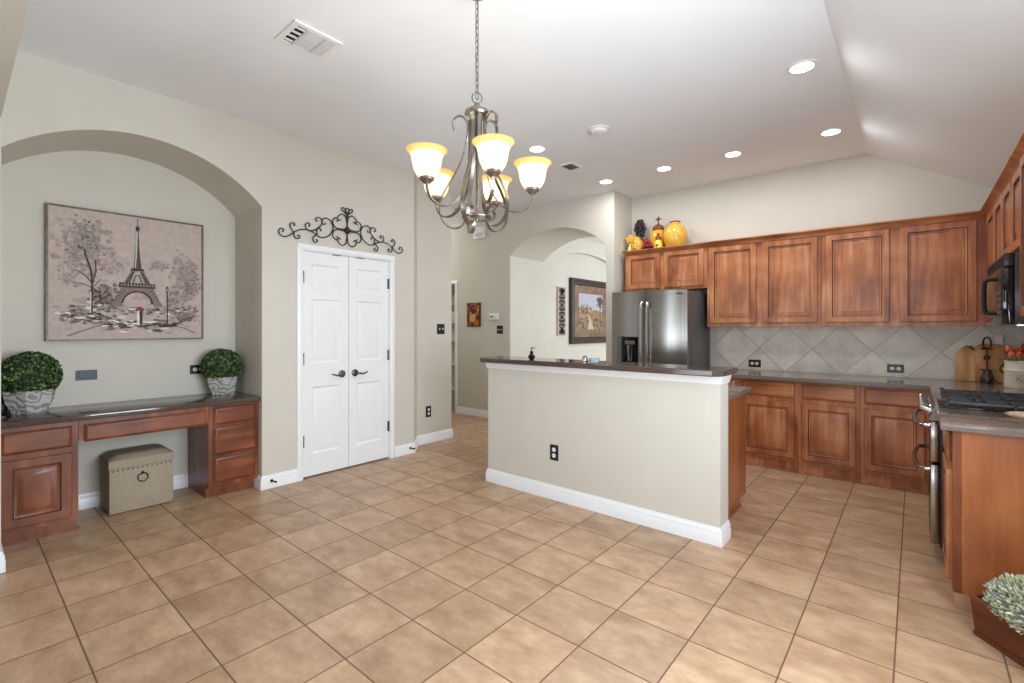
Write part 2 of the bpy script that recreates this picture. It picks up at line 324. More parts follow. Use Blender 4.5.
def tag(o, label, cat, group=None, kind=None):
    o['label'] = label; o['category'] = cat
    if group: o['group'] = group
    if kind: o['kind'] = kind
    return o
def thing(name, label, cat, loc, group=None, kind=None, rz=0):
    o = bpy.data.objects.new(name, None); COL.objects.link(o); o.location = loc; o.rotation_euler.z = rz; o.empty_display_size = 0.1
    return tag(o, label, cat, group, kind)
def dup(root, loc, label=None, rz=None):
    r = root.copy(); COL.objects.link(r); r.location = loc
    if rz is not None: r.rotation_euler.z = rz
    if label: r['label'] = label
    for ch in list(root.children):
        c = ch.copy(); COL.objects.link(c); c.parent = r
        for g in ch.children: d = g.copy(); COL.objects.link(d); d.parent = c
    return r
def spline(pts, n=6):
    """Catmull-Rom through pts"""
    P = [Vector(p) for p in pts]; P = [P[0]*2-P[1]]+P+[P[-1]*2-P[-2]]; out = []
    for i in range(1, len(P)-2):
        a, b, c, d = P[i-1:i+3]
        for k in range(n):
            t = k/n; out.append(0.5*((2*b)+(c-a)*t+(2*a-5*b+4*c-d)*t*t+(3*b-a-3*c+d)*t**3))
    return out+[P[-2]]
def arch_pts(c, half, zs, zc, n=28):
    sg = zc-zs; R = (half*half+sg*sg)/(2*sg); z0 = zc-R; t1 = math.asin(half/R)
    return [(c+R*sin(t), z0+R*cos(t)) for t in [-t1+2*t1*k/n for k in range(n+1)]]

CEIL = 2.94
# ================================================================ STRUCTURE
def struct(o, label, cat): return tag(o, label, cat, kind='structure')
struct(MB().box(-3.5, 9.6, -0.9, 7.2, -0.1, 0).build('floor', 'floor'), 'beige ceramic tile floor with dark grout lines', 'floor')
# ceiling: flat part and the slope over the right-hand run
m = MB()
m.prism([(7.2, CEIL), (0.35, CEIL), (-0.9, CEIL-0.58*1.25), (-0.9, CEIL+0.12), (7.2, CEIL+0.12)], 'x', -3.5, 5.70)
struct(m.build('ceiling', 'ceil', sharp=10), 'white vaulted ceiling with one sloped side', 'ceiling')
struct(MB().box(5.70, 9.6, -0.9, 7.2, 2.83, 2.95).build('ceiling', 'ceil'), 'white ceiling of the dining room beyond the arch', 'ceiling')

# left wall: niche with segmental arch, pantry door opening, angled end
WB = 4.03; NB = 4.59
m = MB()
ap = arch_pts(0.88, 0.751, 2.287, 2.622)
al, ar = 0.129, 1.631
m.box(-3.5, al, WB, 4.75, 0, CEIL)
m.box(ar, 1.965, WB, 4.75, 0, CEIL)
for (a0, z0), (a1, z1) in zip(ap[:-1], ap[1:]):
    m.add([(a0, WB, z0), (a1, WB, z1), (a1, WB, CEIL), (a0, WB, CEIL)], [(0, 1, 2, 3)])
    m.add([(a0, WB, z0), (a1, WB, z1), (a1, NB, z1), (a0, NB, z0)], [(0, 1, 2, 3)])
m.add([(al, NB, 0), (ar, NB, 0), (ar, NB, 2.7), (al, NB, 2.7)], [(0, 1, 2, 3)])
m.box(1.965, 2.86, WB, 4.15, 1.985, CEIL)
m.prism([(2.86, WB), (3.16, WB), (3.375, 4.245), (3.89, 4.245), (3.89, 4.36), (2.86, 4.36)], 'z', 0, CEIL)
m.box(1.965, 2.86, 4.11, 4.15, 0, 1.985)
m.box(3.77, 3.89, 4.36, 7.2, 0, CEIL)
struct(m.build('wall_left', 'wall'), 'greige left wall with arched desk niche', 'wall')
# end of the living-room wall and the header above the wide opening
m = MB(); m.box(0.03, 0.177, 3.73, WB, 0, CEIL); m.box(0.03, 0.177, -0.73, 3.73, 2.43, CEIL)
struct(m.build('wall_opening', 'wall'), 'wall end and header of the wide opening at the far left', 'wall')
# hall / arch wall with its deep arched passage to the dining room
AW = 5.08; AE = 5.87
m = MB(); bl, br = 2.825, 4.335
dp = arch_pts(3.58, 0.755, 2.325, 2.61)
m.box(AW, AE, 4.335, 5.455, 0, CEIL)
m.box(AW, AW+0.12, 5.455, 6.2, 2.0, CEIL); m.box(AW, AE, 6.2, 7.2, 0, CEIL)
m.box(AW, AE, 2.718, br-1.51, 0, CEIL)
for (a0, z0), (a1, z1) in zip(dp[:-1], dp[1:]):
    for X in (AW, AE): m.add([(X, a0, z0), (X, a1, z1), (X, a1, CEIL), (X, a0, CEIL)], [(0, 1, 2, 3)])
    m.add([(AW, a0, z0), (AW, a1, z1), (AE, a1, z1), (AE, a0, z0)], [(0, 1, 2, 3)])
struct(m.build('wall_arch', 'wall'), 'greige wall with arched passage to the dining room', 'wall')
m = MB(); m.box(5.46, 5.56, 5.455, 6.2, 0, CEIL)
struct(m.build('wall_closet', 'wall'), 'back wall of the hall closet', 'wall')
struct(MB().box(3.77, 5.9, 7.1, 7.2, 0, CEIL).build('wall_hall', 'wall'), 'end wall of the hall', 'wall')
# dining room: picture wall with a shallow arched niche, far and end walls
m = MB(); DW = 4.335; DB = 4.42
qp = arch_pts(7.2, 1.33, 2.355, 2.6)
m.box(AE, 5.872, DW, 4.6, 0, 2.83); m.box(8.53, 9.5, DW, 4.6, 0, 2.83)
for (a0, z0), (a1, z1) in zip(qp[:-1], qp[1:]):
    m.add([(a0, DW, z0), (a1, DW, z1), (a1, DW, 2.83), (a0, DW, 2.83)], [(0, 1, 2, 3)])
    m.add([(a0, DW, z0), (a1, DW, z1), (a1, DB, z1), (a0, DB, z0)], [(0, 1, 2, 3)])
m.box(5.87, 8.53, DB, 4.6, 0, 2.83)
struct(m.build('wall_dining', 'wall'), 'pale dining room wall with shallow arched niche', 'wall')
struct(MB().box(9.5, 9.6, -0.9, 4.6, 0, 2.83).build('wall_dining_end', 'wall'), 'far end wall of the dining room', 'wall')
KW = 5.54
struct(MB().box(KW, KW+0.12, -0.73, 2.718, 0, CEIL).build('wall_kitchen', 'wall'), 'greige kitchen back wall above the cabinets', 'wall')
RW = -0.73
m = MB(); m.box(2.25, 5.66, RW-0.15, RW, 0, 2.9); m.box(-3.5, 0.45, RW-0.15, RW, 0, 2.9)
m.box(0.45, 2.25, RW-0.15, RW, 0, 0.75); m.box(0.45, 2.25, RW-0.15, RW, 2.1, 2.9)
struct(m.build('wall_right', 'wall'), 'greige right wall behind the range', 'wall')
m = MB(); m.box(-3.6, -3.5, -0.9, 0.3, 0, CEIL); m.box(-3.6, -3.5, 1.0, 2.5, 0, CEIL); m.box(-3.6, -3.5, 3.2, 4.75, 0, CEIL)
m.box(-3.6, -3.5, 0.3, 1.0, 0, 0.4); m.box(-3.6, -3.5, 0.3, 1.0, 2.5, CEIL); m.box(-3.6, -3.5, 2.5, 3.2, 0, 0.4); m.box(-3.6, -3.5, 2.5, 3.2, 2.5, CEIL)
struct(m.build('wall_rear', 'wall'), 'living room wall behind the camera with two windows', 'wall')
def window(name, o, u, wd, z0, z1, label, nrm):
    o = Vector(o); u = Vector(u); n = Vector(nrm)
    t = thing(name, label, 'window', tuple(o+u*wd/2+Vector((0, 0, z0))), kind='structure')
    m = MB(); f = 0.05
    def bar(u0, u1, za, zb, d0=-0.02, d1=0.02):
        ps = [o+u*x+n*d for x in (u0, u1) for d in (d0, d1)]
        m.box(min(p.x for p in ps), max(p.x for p in ps), min(p.y for p in ps), max(p.y for p in ps), za, zb)
    bar(0, f, z0, z1); bar(wd-f, wd, z0, z1); bar(f, wd-f, z0, z0+f); bar(f, wd-f, z1-f, z1); bar(f, wd-f, (z0+z1)/2-0.02, (z0+z1)/2+0.02)
    m.build('window_frame', 'white', t)
    m = MB(); ps = [o+u*x+n*d for x in (f, wd-f) for d in (-0.003, 0.003)]
    m.box(min(p.x for p in ps), max(p.x for p in ps), min(p.y for p in ps), max(p.y for p in ps), z0+f, z1-f); m.build('pane', 'pane', t)
window('added_nook_window', (0.45, RW-0.09, 0), (1, 0, 0), 1.8, 0.75, 2.1, 'white framed window added out of view to light the breakfast nook', (0, 1, 0))  # unseen window, added as an opening for the nook light
window('window_2', (-3.55, 0.3, 0), (0, 1, 0), 0.7, 0.4, 2.5, 'white framed living room window nearer the right wall', (1, 0, 0))
window('window_3', (-3.55, 2.5, 0), (0, 1, 0), 0.7, 0.4, 2.5, 'white framed living room window nearer the left wall', (1, 0, 0))

BP = [(0, 0), (0.016, 0), (0.016, 0.062), (0.013, 0.068), (0.013, 0.086), (0.008, 0.093), (0.006, 0.108), (0, 0.108)]
def base(name, path, side, label): return struct(MB().sweep(path, BP, side).build(name, 'white'), label, 'baseboard')
base('baseboard_left', [(ar, 4.19), (ar, WB), (1.915, WB)], -1, 'white baseboard between desk niche and pantry door')
base('baseboard_pantry', [(2.912, WB), (3.16, WB), (3.375, 4.245), (3.89, 4.245), (3.89, 5.4)], -1, 'white baseboard right of pantry door turning into the hall')
base('baseboard_niche', [(0.53, NB), (1.27, NB)], -1, 'white baseboard in the desk knee space')
base('baseboard_hall', [(AW, 5.40), (AW, 4.335)], -1, 'white baseboard below the pumpkin picture')
base('baseboard_opening', [(0.177, 4.03), (0.177, 3.73), (0.03, 3.73)], 1, 'white baseboard on the wall end at far left')
base('baseboard_dining', [(AE, DW-0.002), (5.9, DW-0.002)], -1, 'white baseboard in the arched passage')

# pantry double door
def panel_leaf(m, a0, a1):
    y = 4.047; t = 0.034; wd = a1-a0; rows = [(0.03, 0.155), (0.155, 0.86), (0.86, 1.605), (1.605, 1.975)]
    m.box(a0, a1, y+0.018, y+t, 0.012, 1.978)
    zs = [(0.012, 0.85, 0.20, 0.79), (0.85, 1.60, 0.995, 1.565), (1.60, 1.978, 1.65, 1.872)]
    for zb, zt, pb, pt in zs:
        # stiles and rails round the panel
        for bx in ((a0, a0+0.085, zb, zt), (a1-0.085, a1, zb, zt), (a0+0.085, a1-0.085, zb, pb), (a0+0.085, a1-0.085, pt, zt)):
            m.box(bx[0], bx[1], y, y+0.018, bx[2], bx[3])
        m.panel((a0+0.085, y, pb), (1, 0, 0), (0, 0, 1), (0, -1, 0), wd-0.17, pt-pb, [(0, 0), (0.010, -0.009), (0.014, -0.012), (0.026, -0.012), (0.044, -0.003), (0.048, -0.0025)], back=False)
d1 = thing('door_1', 'white six-panel double pantry door with dark lever handles', 'door', (2.41, 4.03, 0), kind='structure')
m = MB()
CP = [(0, 0), (0.05, 0), (0.05, 0.010), (0.035, 0.018), (0.012, 0.018), (0, 0.012)]
for a, sg in ((1.965, -1), (2.86, 1)): m.prism([(a+sg*x, WB-d) for x, d in CP], 'z', 0, 1.985)
m.prism([(WB-d, 1.985+x) for x, d in CP], 'x', 1.915, 2.91)
m.box(1.965, 1.97, WB, 4.11, 0, 1.985); m.box(2.855, 2.86, WB, 4.11, 0, 1.985); m.box(1.965, 2.86, WB, 4.11, 1.979, 1.985)
m.build('door_casing', 'white', d1)
for a0, a1, sg in ((1.971, 2.4105, 1), (2.4145, 2.854, -1)):
    m = MB(); panel_leaf(m, a0, a1); lf = m.build('door_leaf', 'white', d1)
    hx = a0+0.002 if sg > 0 else a1-0.002
    for z in (0.325, 1.04, 1.752):
        h = MB(); h.box(hx-0.011, hx+0.011, 4.036, 4.047, z-0.05, z+0.05); h.tube([(hx, 4.034, z-0.052), (hx, 4.034, z+0.052)], 0.006); h.build('hinge', 'dark_nickel', lf)
    px = 2.345 if sg > 0 else 2.478
    h = MB(); h.lathe([(0.0, 0.0), (0.034, 0.0), (0.034, 0.006), (0.026, 0.012), (0.012, 0.014), (0.011, 0.045), (0, 0.045)], (px, 4.047, 0.886), 20, d=(0, -1, 0))
    s_ = -1 if sg > 0 else 1
    h.tube(spline([(px, 4.005, 0.886), (px+s_*0.03, 4.003, 0.884), (px+s_*0.06, 4.004, 0.876), (px+s_*0.09, 4.006, 0.884), (px+s_*0.115, 4.008, 0.893)], 4), [0.009]*8+[0.007]*8+[0.005]); h.build('lever_handle', 'dark_nickel', lf)
    m = MB(); m.box(a0+0.28 if sg > 0 else a0+0.08, a0+0.36 if sg > 0 else a0+0.16, 4.036, 4.05, 1.972, 1.979); m.build('ball_catch', 'dark_nickel', lf)
# hall closet door casing and its shelves
d2 = thing('door_2', 'white cased closet doorway at the end of the hall', 'door', (AW, 5.83, 0), kind='structure')
m = MB(); m.prism([(AW-d, 5.455-x) for x, d in CP], 'z', 0, 2.0); m.prism([(AW-d, 6.2+x) for x, d in CP], 'z', 0, 2.0); m.prism([(AW-d, 2.0+x) for x, d in CP], 'y', 5.405, 6.25)
m.build('door_casing', 'white', d2)
t = thing('closet_shelving', 'white closet shelves glimpsed through hall doorway', 'shelf', (5.4, 5.83, 0))
m = MB(); m.box(5.33, 5.455, 5.47, 5.485, 0.25, 1.95); m.box(5.33, 5.455, 6.165, 6.18, 0.25, 1.95); m.build('side_panel', 'white', t)
for z in (0.3, 0.7, 1.1, 1.4, 1.7): MB().box(5.33, 5.455, 5.486, 6.164, z, z+0.02).build('shelf', 'white', t)
for z, h in ((1.421, 0.16), (1.721, 0.14)):
    for k in range(3):
        tag(MB().rbox(5.335, 5.45, 5.495+k*0.222, 5.705+k*0.222, z, z+h, 0.02).build('storage_basket', 'slice'), 'tan basket on the '+('upper' if z > 1.5 else 'lower')+' shelf inside the hall closet', 'basket', 'closet baskets')

# ================================================================ DESK NICHE
FD = 4.095            # face of the desk cabinets
RINGS_DOOR = [(0, 0), (0, 0.016), (0.004, 0.020), (0.050, 0.020), (0.056, 0.008), (0.066, 0.005), (0.070, 0.005), (0.096, 0.0165), (0.100, 0.017)]
RINGS_DRW = [(0, 0), (0, 0.010), (0.006, 0.014), (0.016, 0.020), (0.018, 0.020)]
def front(name, parent, o, u, wd, z0, z1, n, mt, door):
    return MB().panel((o[0], o[1], z0), u, (0, 0, 1), n, wd, z1-z0, RINGS_DOOR if door else RINGS_DRW, groove=(3, 5) if door else (0,)).build(name, [mt, 'glaze'], parent)
t = thing('desk_cabinet', 'left desk cabinet with one drawer above a raised-panel door', 'cabinet', (0.34, 4.36, 0))
m = MB(); m.box(0.16, 0.533, FD, NB-0.005, 0.085, 0.716); m.box(0.16, 0.533, FD+0.062, NB-0.005, 0, 0.085); m.box(0.16, 0.548, FD+0.055, FD+0.062, 0, 0.02); m.build('cabinet_body', 'dv', t)
front('drawer', t, (0.190, FD), (1, 0, 0), 0.312, 0.552, 0.686, (0, -1, 0), 'dx', 0)
front('cabinet_door', t, (0.190, FD), (1, 0, 0), 0.312, 0.115, 0.518, (0, -1, 0), 'dv', 1)
t = thing('desk_cabinet', 'right desk cabinet with three stacked drawers', 'cabinet', (1.445, 4.36, 0))
m = MB(); m.box(1.270, 1.629, FD, NB-0.005, 0.085, 0.716); m.box(1.270, 1.625, FD+0.062, NB-0.005, 0, 0.085); m.box(1.266, 1.625, FD+0.055, FD+0.062, 0, 0.02); m.build('cabinet_body', 'dv', t)
for z0, z1 in ((0.12, 0.315), (0.335, 0.545), (0.565, 0.698)): front('drawer', t, (1.303, FD), (1, 0, 0), 0.298, z0, z1, (0, -1, 0), 'dx', 0)
t = thing('pencil_drawer', 'long shallow drawer unit spanning the desk knee space', 'drawer', (0.9, 4.36, 0.595))
MB().box(0.535, 1.268, FD, FD+0.02, 0.585, 0.716).box(0.535, 1.268, FD+0.02, 4.5, 0.60, 0.70).build('drawer_box', 'dv', t)
front('drawer_front', t, (0.560, FD), (1, 0, 0), 0.694, 0.573, 0.684, (0, -1, 0), 'dx', 0)
tag(MB().rbox(0.135, 1.629, 4.045, NB-0.002, 0.717, 0.756, 0.008).build('desk_worktop', 'desktop'), 'dark brown glossy desk worktop filling the arched niche', 'worktop')
# ottoman
t = thing('storage_ottoman', 'tan linen storage ottoman with nailhead trim under the desk', 'ottoman', (0.9, 4.41, 0))
o0, o1, p0, p1 = 0.715, 1.09, 4.265, 4.56
MB().rbox(o0, o1, p0, p1, 0.005, 0.315, 0.006).build('box', 'linen', t)
bm = bmesh.new(); bmesh.ops.create_grid(bm, x_segments=12, y_segments=10, size=0.5)
m = MB(); X, Y = 12, 10; vs = []
for k, (zf) in enumerate((0,)): pass
gx = [o0-0.004+(o1-o0+0.008)*i/X for i in range(X+1)]; gy = [p0-0.004+(p1-p0+0.008)*j/Y for j in range(Y+1)]
def lid_z(i, j):
    ex = min(i, X-i)/X; ey = min(j, Y-j)/Y; f = min(1, (ex/0.16)**0.5 if ex else 0)*min(1, (ey/0.18)**0.5 if ey else 0)
    return 0.375+0.035*f
bm.free(); vs = [(x, y, lid_z(i, j)) for j, y in enumerate(gy) for i, x in enumerate(gx)]; W = X+1
m.add(vs, [(j*W+i, j*W+i+1, (j+1)*W+i+1, (j+1)*W+i) for j in range(Y) for i in range(X)])
rim = [(i, 0) for i in range(X)]+[(X, j) for j in range(Y)]+[(i, Y) for i in range(X, 0, -1)]+[(0, j) for j in range(Y, 0, -1)]
rv = [(gx[i], gy[j], 0.375) for i, j in rim]+[(gx[i], gy[j], 0.318) for i, j in rim]; n = len(rim)
m.add(rv, [(k, (k+1) % n, n+(k+1) % n, n+k) for k in range(n)]+[tuple(range(n, 2*n))])
m.build('cushioned_lid', 'linen', t, sharp=50)
m = MB()
for k in range(13): m.lathe([(0.0055, 0), (0.004, 0.003), (0, 0.004)], (o0+0.02+k*(o1-o0-0.04)/12, p0, 0.303), 8, d=(0, -1, 0))
m.build('nailhead_trim', 'bronze', t)
m = MB(); c = ((o0+o1)/2, p0-0.006, 0.232)
m.tube([(c[0]+0.03*cos(a), c[1]-0.004, c[2]+0.03*sin(a)) for a in [2*pi*k/24 for k in range(24)]], 0.0035, 8, closed=True)
m.lathe([(0, 0), (0.011, 0), (0.009, 0.007), (0.005, 0.014), (0, 0.015)], (c[0], p0, c[2]+0.03), 12, d=(0, -1, 0)); m.build('ring_pull', 'bronze', t)
# boxwood topiaries
def leaf_cloud(n, rad, cz, size, mats_n, flat=0.9, zmin=-9):
    m = MB()
    for k in range(n):
        z = 1-2*(k+0.5)/n; th = k*2.399963+random.uniform(-.2, .2); r = sqrt(max(0, 1-z*z)); d = Vector((r*cos(th), r*sin(th), z))
        if d.z < zmin: continue
        p = Vector((d.x*rad[0], d.y*rad[1], d.z*rad[2]))*random.uniform(0.88, 1.03)+Vector((0, 0, cz))
        up = (d+Vector([random.gauss(0, 0.55) for _ in range(3)])).normalized(); t = up.orthogonal().normalized(); a = random.uniform(0, 2*pi)
        t = (t*cos(a)+up.cross(t)*sin(a)); s2 = up.cross(t)
        ln = size*random.uniform(0.75, 1.25); wd = ln*0.34
        m.add([p-t*ln*0.5, p-t*ln*0.12+s2*wd+up*0.12*ln, p+t*ln*0.25+s2*wd*0.8+up*0.1*ln, p+t*ln*0.55, p+t*ln*0.25-s2*wd*0.8+up*0.1*ln, p-t*ln*0.12-s2*wd+up*0.12*ln, p+t*0.05*ln],
              [(0, 1, 6), (1, 2, 6), (2, 3, 6), (3, 4, 6), (4, 5, 6), (5, 0, 6)], random.choice(mats_n))
    return m
def topiary(label, loc, rad, pr):
    t = thing('boxwood_topiary', label, 'plant', loc, 'boxwood topiaries on the desk')
    m = MB(); hexv = lambda r, z: [(r*cos(pi/3*k+0.3), r*sin(pi/3*k+0.3), z) for k in range(6)]
    lv = [(pr*0.70, 0), (pr*0.74, 0.012), (pr*0.70, 0.014), (pr*0.92, 0.07), (pr, 0.13), (pr*1.03, 0.15), (pr*0.94, 0.15), (pr*0.9, 0.13)]
    for r, z in lv: m.v += hexv(r, z)
    for i in range(len(lv)-1):
        for k in range(6): m.f.append([i*6+k, i*6+(k+1) % 6, i*6+6+(k+1) % 6, i*6+6+k]); m.m.append(0)
    m.f.append(list(range(6))[::-1]); m.m.append(0); m.f.append([len(lv)*6-6+k for k in range(6)]); m.m.append(0)
    m.build('pot', 'pot', t, local=True, sharp=20)
    cz = 0.15+rad[2]*0.62
    m = leaf_cloud(2600, rad, cz, 0.021, [0, 0, 1, 1, 2])
    prof = [(rad[0]*0.9*sin(a), cz-rad[2]*0.9*cos(a)) for a in [pi*k/10 for k in range(11)]]; m.lathe(prof, n=16, mi=1)
    m.build('foliage', ['leaf1', 'leaf2', 'leaf3'], t, local=True)
    return t
topiary('clipped boxwood ball in carved grey pot at the left desk end', (0.338, 4.395, 0.7565), (0.150, 0.150, 0.150), 0.130)
topiary('smaller boxwood ball in carved grey pot at the right niche corner', (1.470, 4.425, 0.7565), (0.148, 0.148, 0.138), 0.118)
t = thing('black_box', 'black box standing behind the left topiary on the desk', 'box', (0.205, 4.485, 0.7565))
MB().rbox(0.14, 0.24, 4.45, 4.52, 0.7565, 0.875, 0.008).build('box', 'black', t); MB().rbox(0.138, 0.242, 4.448, 4.522, 0.876, 0.9, 0.008).build('lid', 'black', t)

# big oil painting
PA0, PA1, PZ0, PZ1 = 0.425, 1.372, 1.216, 2.168
t = thing('framed_painting', 'large framed sepia oil painting of an iron tower above the desk', 'painting', (0.9, NB, PZ0))
m = MB(); fy0, fy1 = NB-0.045, NB-0.001
for x0, x1, z0, z1 in ((PA0, PA0+0.012, PZ0, PZ1), (PA1-0.012, PA1, PZ0, PZ1), (PA0+0.012, PA1-0.012, PZ0, PZ0+0.012), (PA0+0.012, PA1-0.012, PZ1-0.012, PZ1)): m.box(x0, x1, fy0, fy1, z0, z1)
m.build('frame', 'frame_gold', t)
cx0, cz0, cw, chh = PA0+0.016, PZ0+0.016, PA1-PA0-0.032, PZ1-PZ0-0.032; cy = NB-0.036
cv = MB().box(cx0-0.004, cx0+cw+0.004, cy, fy1, cz0-0.004, cz0+chh+0.004).build('canvas', 'p_canvas', t)
class Paint:
    def __init__(s, x0, z0, w_, h_, y, n=(0, -1, 0), u=(1, 0, 0)):
        s.o = Vector((0, 0, 0)); s.x0, s.z0, s.w, s.h, s.y = x0, z0, w_, h_, y; s.k = 0; s.m = MB(); s.axis = 'y' if u[0] else 'x'; s.sg = 1
    def P(s, u, v, d):
        if s.axis == 'y': return (s.x0+u*s.w, s.y-d, s.z0+v*s.h)
        return (s.y-d, s.x0-u*s.w, s.z0+v*s.h)
    def poly(s, pts, mi):
        s.k += 1; d = 0.0008+s.k*0.000004
        s.m.add([s.P(min(1, max(0, u)), min(1, max(0, v)), d) for u, v in pts], [tuple(range(len(pts)))], mi)
    def blob(s, u, v, r, mi, asp=1.0, n=8):
        a0 = random.uniform(0, 6.28); s.poly([(u+asp*r*cos(a0+2*pi*k/n)*random.uniform(0.6, 1.2), v+r*sin(a0+2*pi*k/n)*random.uniform(0.6, 1.2)) for k in range(n)], mi)
    def line(s, pts, wd, mi):
        for (a, b), (c, d) in zip(pts[:-1], pts[1:]):
            l = math.hypot(c-a, d-b) or 1; nx, ny = -(d-b)/l*wd/2, (c-a)/l*wd/2
            s.poly([(a+nx, b+ny), (c+nx, d+ny), (c-nx, d-ny), (a-nx, b-ny)], mi)
p = Paint(cx0, cz0, cw, chh, cy)
CN, SM, BR, DK, BL, WH, RU, PL, LT = range(9)
def cloud(n, uc, us, vc, vs, r0, r1, cols, asp=1.2):
    for _ in range(n): p.blob(min(.985, max(.015, random.gauss(uc, us))), min(.985, max(.015, random.gauss(vc, vs))), random.uniform(r0, r1), random.choice(cols), asp)
for _ in range(90): p.blob(random.uniform(.03, .97), random.uniform(.03, .35), random.uniform(.01, .03), random.choice([CN, CN, PL]), 2.4)
cloud(260, .20, .075, .70, .105, .008, .022, [PL, PL, PL, LT, LT]); cloud(300, .21, .055, .72, .09, .004, .013, [SM, PL, LT, LT, BL]); cloud(90, .22, .04, .78, .06, .003, .009, [SM, BR, BL, SM])
cloud(70, .36, .05, .60, .03, .004, .012, [PL, LT, PL]); cloud(50, .10, .03, .48, .03, .004, .012, [PL, LT])
cloud(110, .33, .035, .34, .04, .005, .016, [SM, BR, SM, LT]); cloud(60, .30, .03, .31, .03, .004, .01, [BR, SM, DK])
cloud(240, .88, .05, .52, .10, .006, .018, [PL, PL, LT, LT]); cloud(220, .89, .04, .50, .07, .004, .012, [SM, LT, BL, PL]); cloud(50, .91, .03, .46, .04, .003, .009, [SM, BR, BL])
cloud(60, .68, .03, .62, .02, .004, .012, [PL, LT]); cloud(70, .79, .022, .33, .05, .005, .014, [SM, LT, PL])
for _ in range(240): p.blob(random.uniform(.10, .96), random.gauss(.235, .02), random.uniform(.004, .012), random.choice([SM, SM, BR, LT, PL, PL, WH]), 2.0)
cloud(150, .21, .075, .165, .024, .004, .011, [BR, SM, SM, LT, WH, DK], 2.0); cloud(70, .88, .045, .18, .018, .004, .011, [BR, SM, LT], 2.2)
p.line([(.243, .19), (.247, .35), (.245, .48), (.235, .56), (.21, .64), (.20, .70)], .009, DK)
p.line([(.246, .44), (.20, .50), (.15, .53)], .006, DK); p.line([(.246, .42), (.27, .53), (.265, .62)], .006, DK); p.line([(.246, .40), (.19, .43), (.13, .43)], .005, DK); p.line([(.25, .40), (.30, .47)], .005, BR); p.line([(.236, .2), (.238, .36)], .006, WH)
# iron tower
TX = .535
for sg in (-1, 1):
    p.poly([(TX+sg*.004, .90), (TX+sg*.013, .70), (TX+sg*.028, .56), (TX+sg*.012, .56), (TX+sg*.003, .70), (TX, .88)], BR)
    p.poly([(TX+sg*.035, .55), (TX+sg*.100, .43), (TX+sg*.060, .43), (TX+sg*.018, .55)], BR)
    p.poly([(TX+sg*.105, .415), (TX+sg*.175, .265), (TX+sg*.105, .265), (TX+sg*.085, .34), (TX+sg*.04, .385), (TX, .395), (TX, .415)], SM)
p.poly([(TX-.006, .88), (TX+.006, .88), (TX+.012, .72), (TX+.026, .56), (TX-.026, .56), (TX-.012, .72)], BR)
p.line([(TX-.004, .88), (TX-.008, .72), (TX-.016, .58)], .006, WH)
p.poly([(TX-.045, .555), (TX+.045, .555), (TX+.04, .575), (TX-.04, .575)], DK)
p.poly([(TX-.125, .415), (TX+.125, .415), (TX+.118, .455), (TX-.118, .455)], DK); p.line([(TX-.12, .436), (TX+.12, .436)], .008, SM)
p.poly([(TX-.014, .895), (TX+.014, .895), (TX+.010, .925), (TX-.010, .925)], DK); p.line([(TX, .92), (TX, .985)], .004, BR)
for k in range(-5, 6): p.line([(TX+k*.021, .425), (TX+k*.021, .455)], .004, PL)
arc = [(TX+.10*cos(a), .285+.10*sin(a)) for a in [pi*k/12 for k in range(13)]]; p.line(arc, .012, DK)
for sg in (-1, 1):
    for k in range(6): p.line([(TX+sg*(.105+.012*k), .405-.026*k), (TX+sg*(.075+.02*k), .375-.02*k)], .004, DK); p.line([(TX+sg*(.03+.013*k), .545-.02*k), (TX+sg*(.05+.008*k), .55-.02*k)], .004, DK)
p.line([(TX-.03, .45), (TX-.012, .52), (TX+.012, .52), (TX+.03, .45)], .006, DK)
# ground, figures, lamp
for _ in range(90): u, v = random.gauss(.52, .15), random.gauss(.12, .03); p.blob(u, v, random.uniform(.003, .009), random.choice([WH, WH, DK, SM, BR]), 4.5)
p.line([(.10, .02), (.28, .10), (.36, .12)], .005, BR); p.line([(.95, .04), (.86, .085), (.80, .10)], .005, BR)
for _ in range(40): u, v = random.gauss(.73, .05), random.gauss(.105, .008); p.blob(u, v, random.uniform(.004, .009), random.choice([DK, BR]), 3)
p.poly([(.515, .225), (.525, .25), (.545, .262), (.57, .25), (.58, .225)], RU)
p.poly([(.530, .225), (.546, .225), (.548, .16), (.544, .11), (.532, .11), (.526, .17)], WH); p.poly([(.548, .222), (.565, .222), (.568, .16), (.562, .105), (.552, .105), (.548, .17)], DK)
p.line([(.742, .13), (.742, .40)], .007, DK); p.poly([(.733, .40), (.751, .40), (.749, .43), (.742, .445), (.735, .43)], DK); p.poly([(.738, .405), (.746, .405), (.745, .42), (.739, .42)], WH); p.poly([(.734, .12), (.75, .12), (.746, .15), (.738, .15)], DK)
p.m.build('brushwork', ['p_canvas', 'p_smoke', 'p_brown', 'p_dark', 'p_blue', 'p_white', 'p_rust', 'p_pale', 'p_mist'], cv)

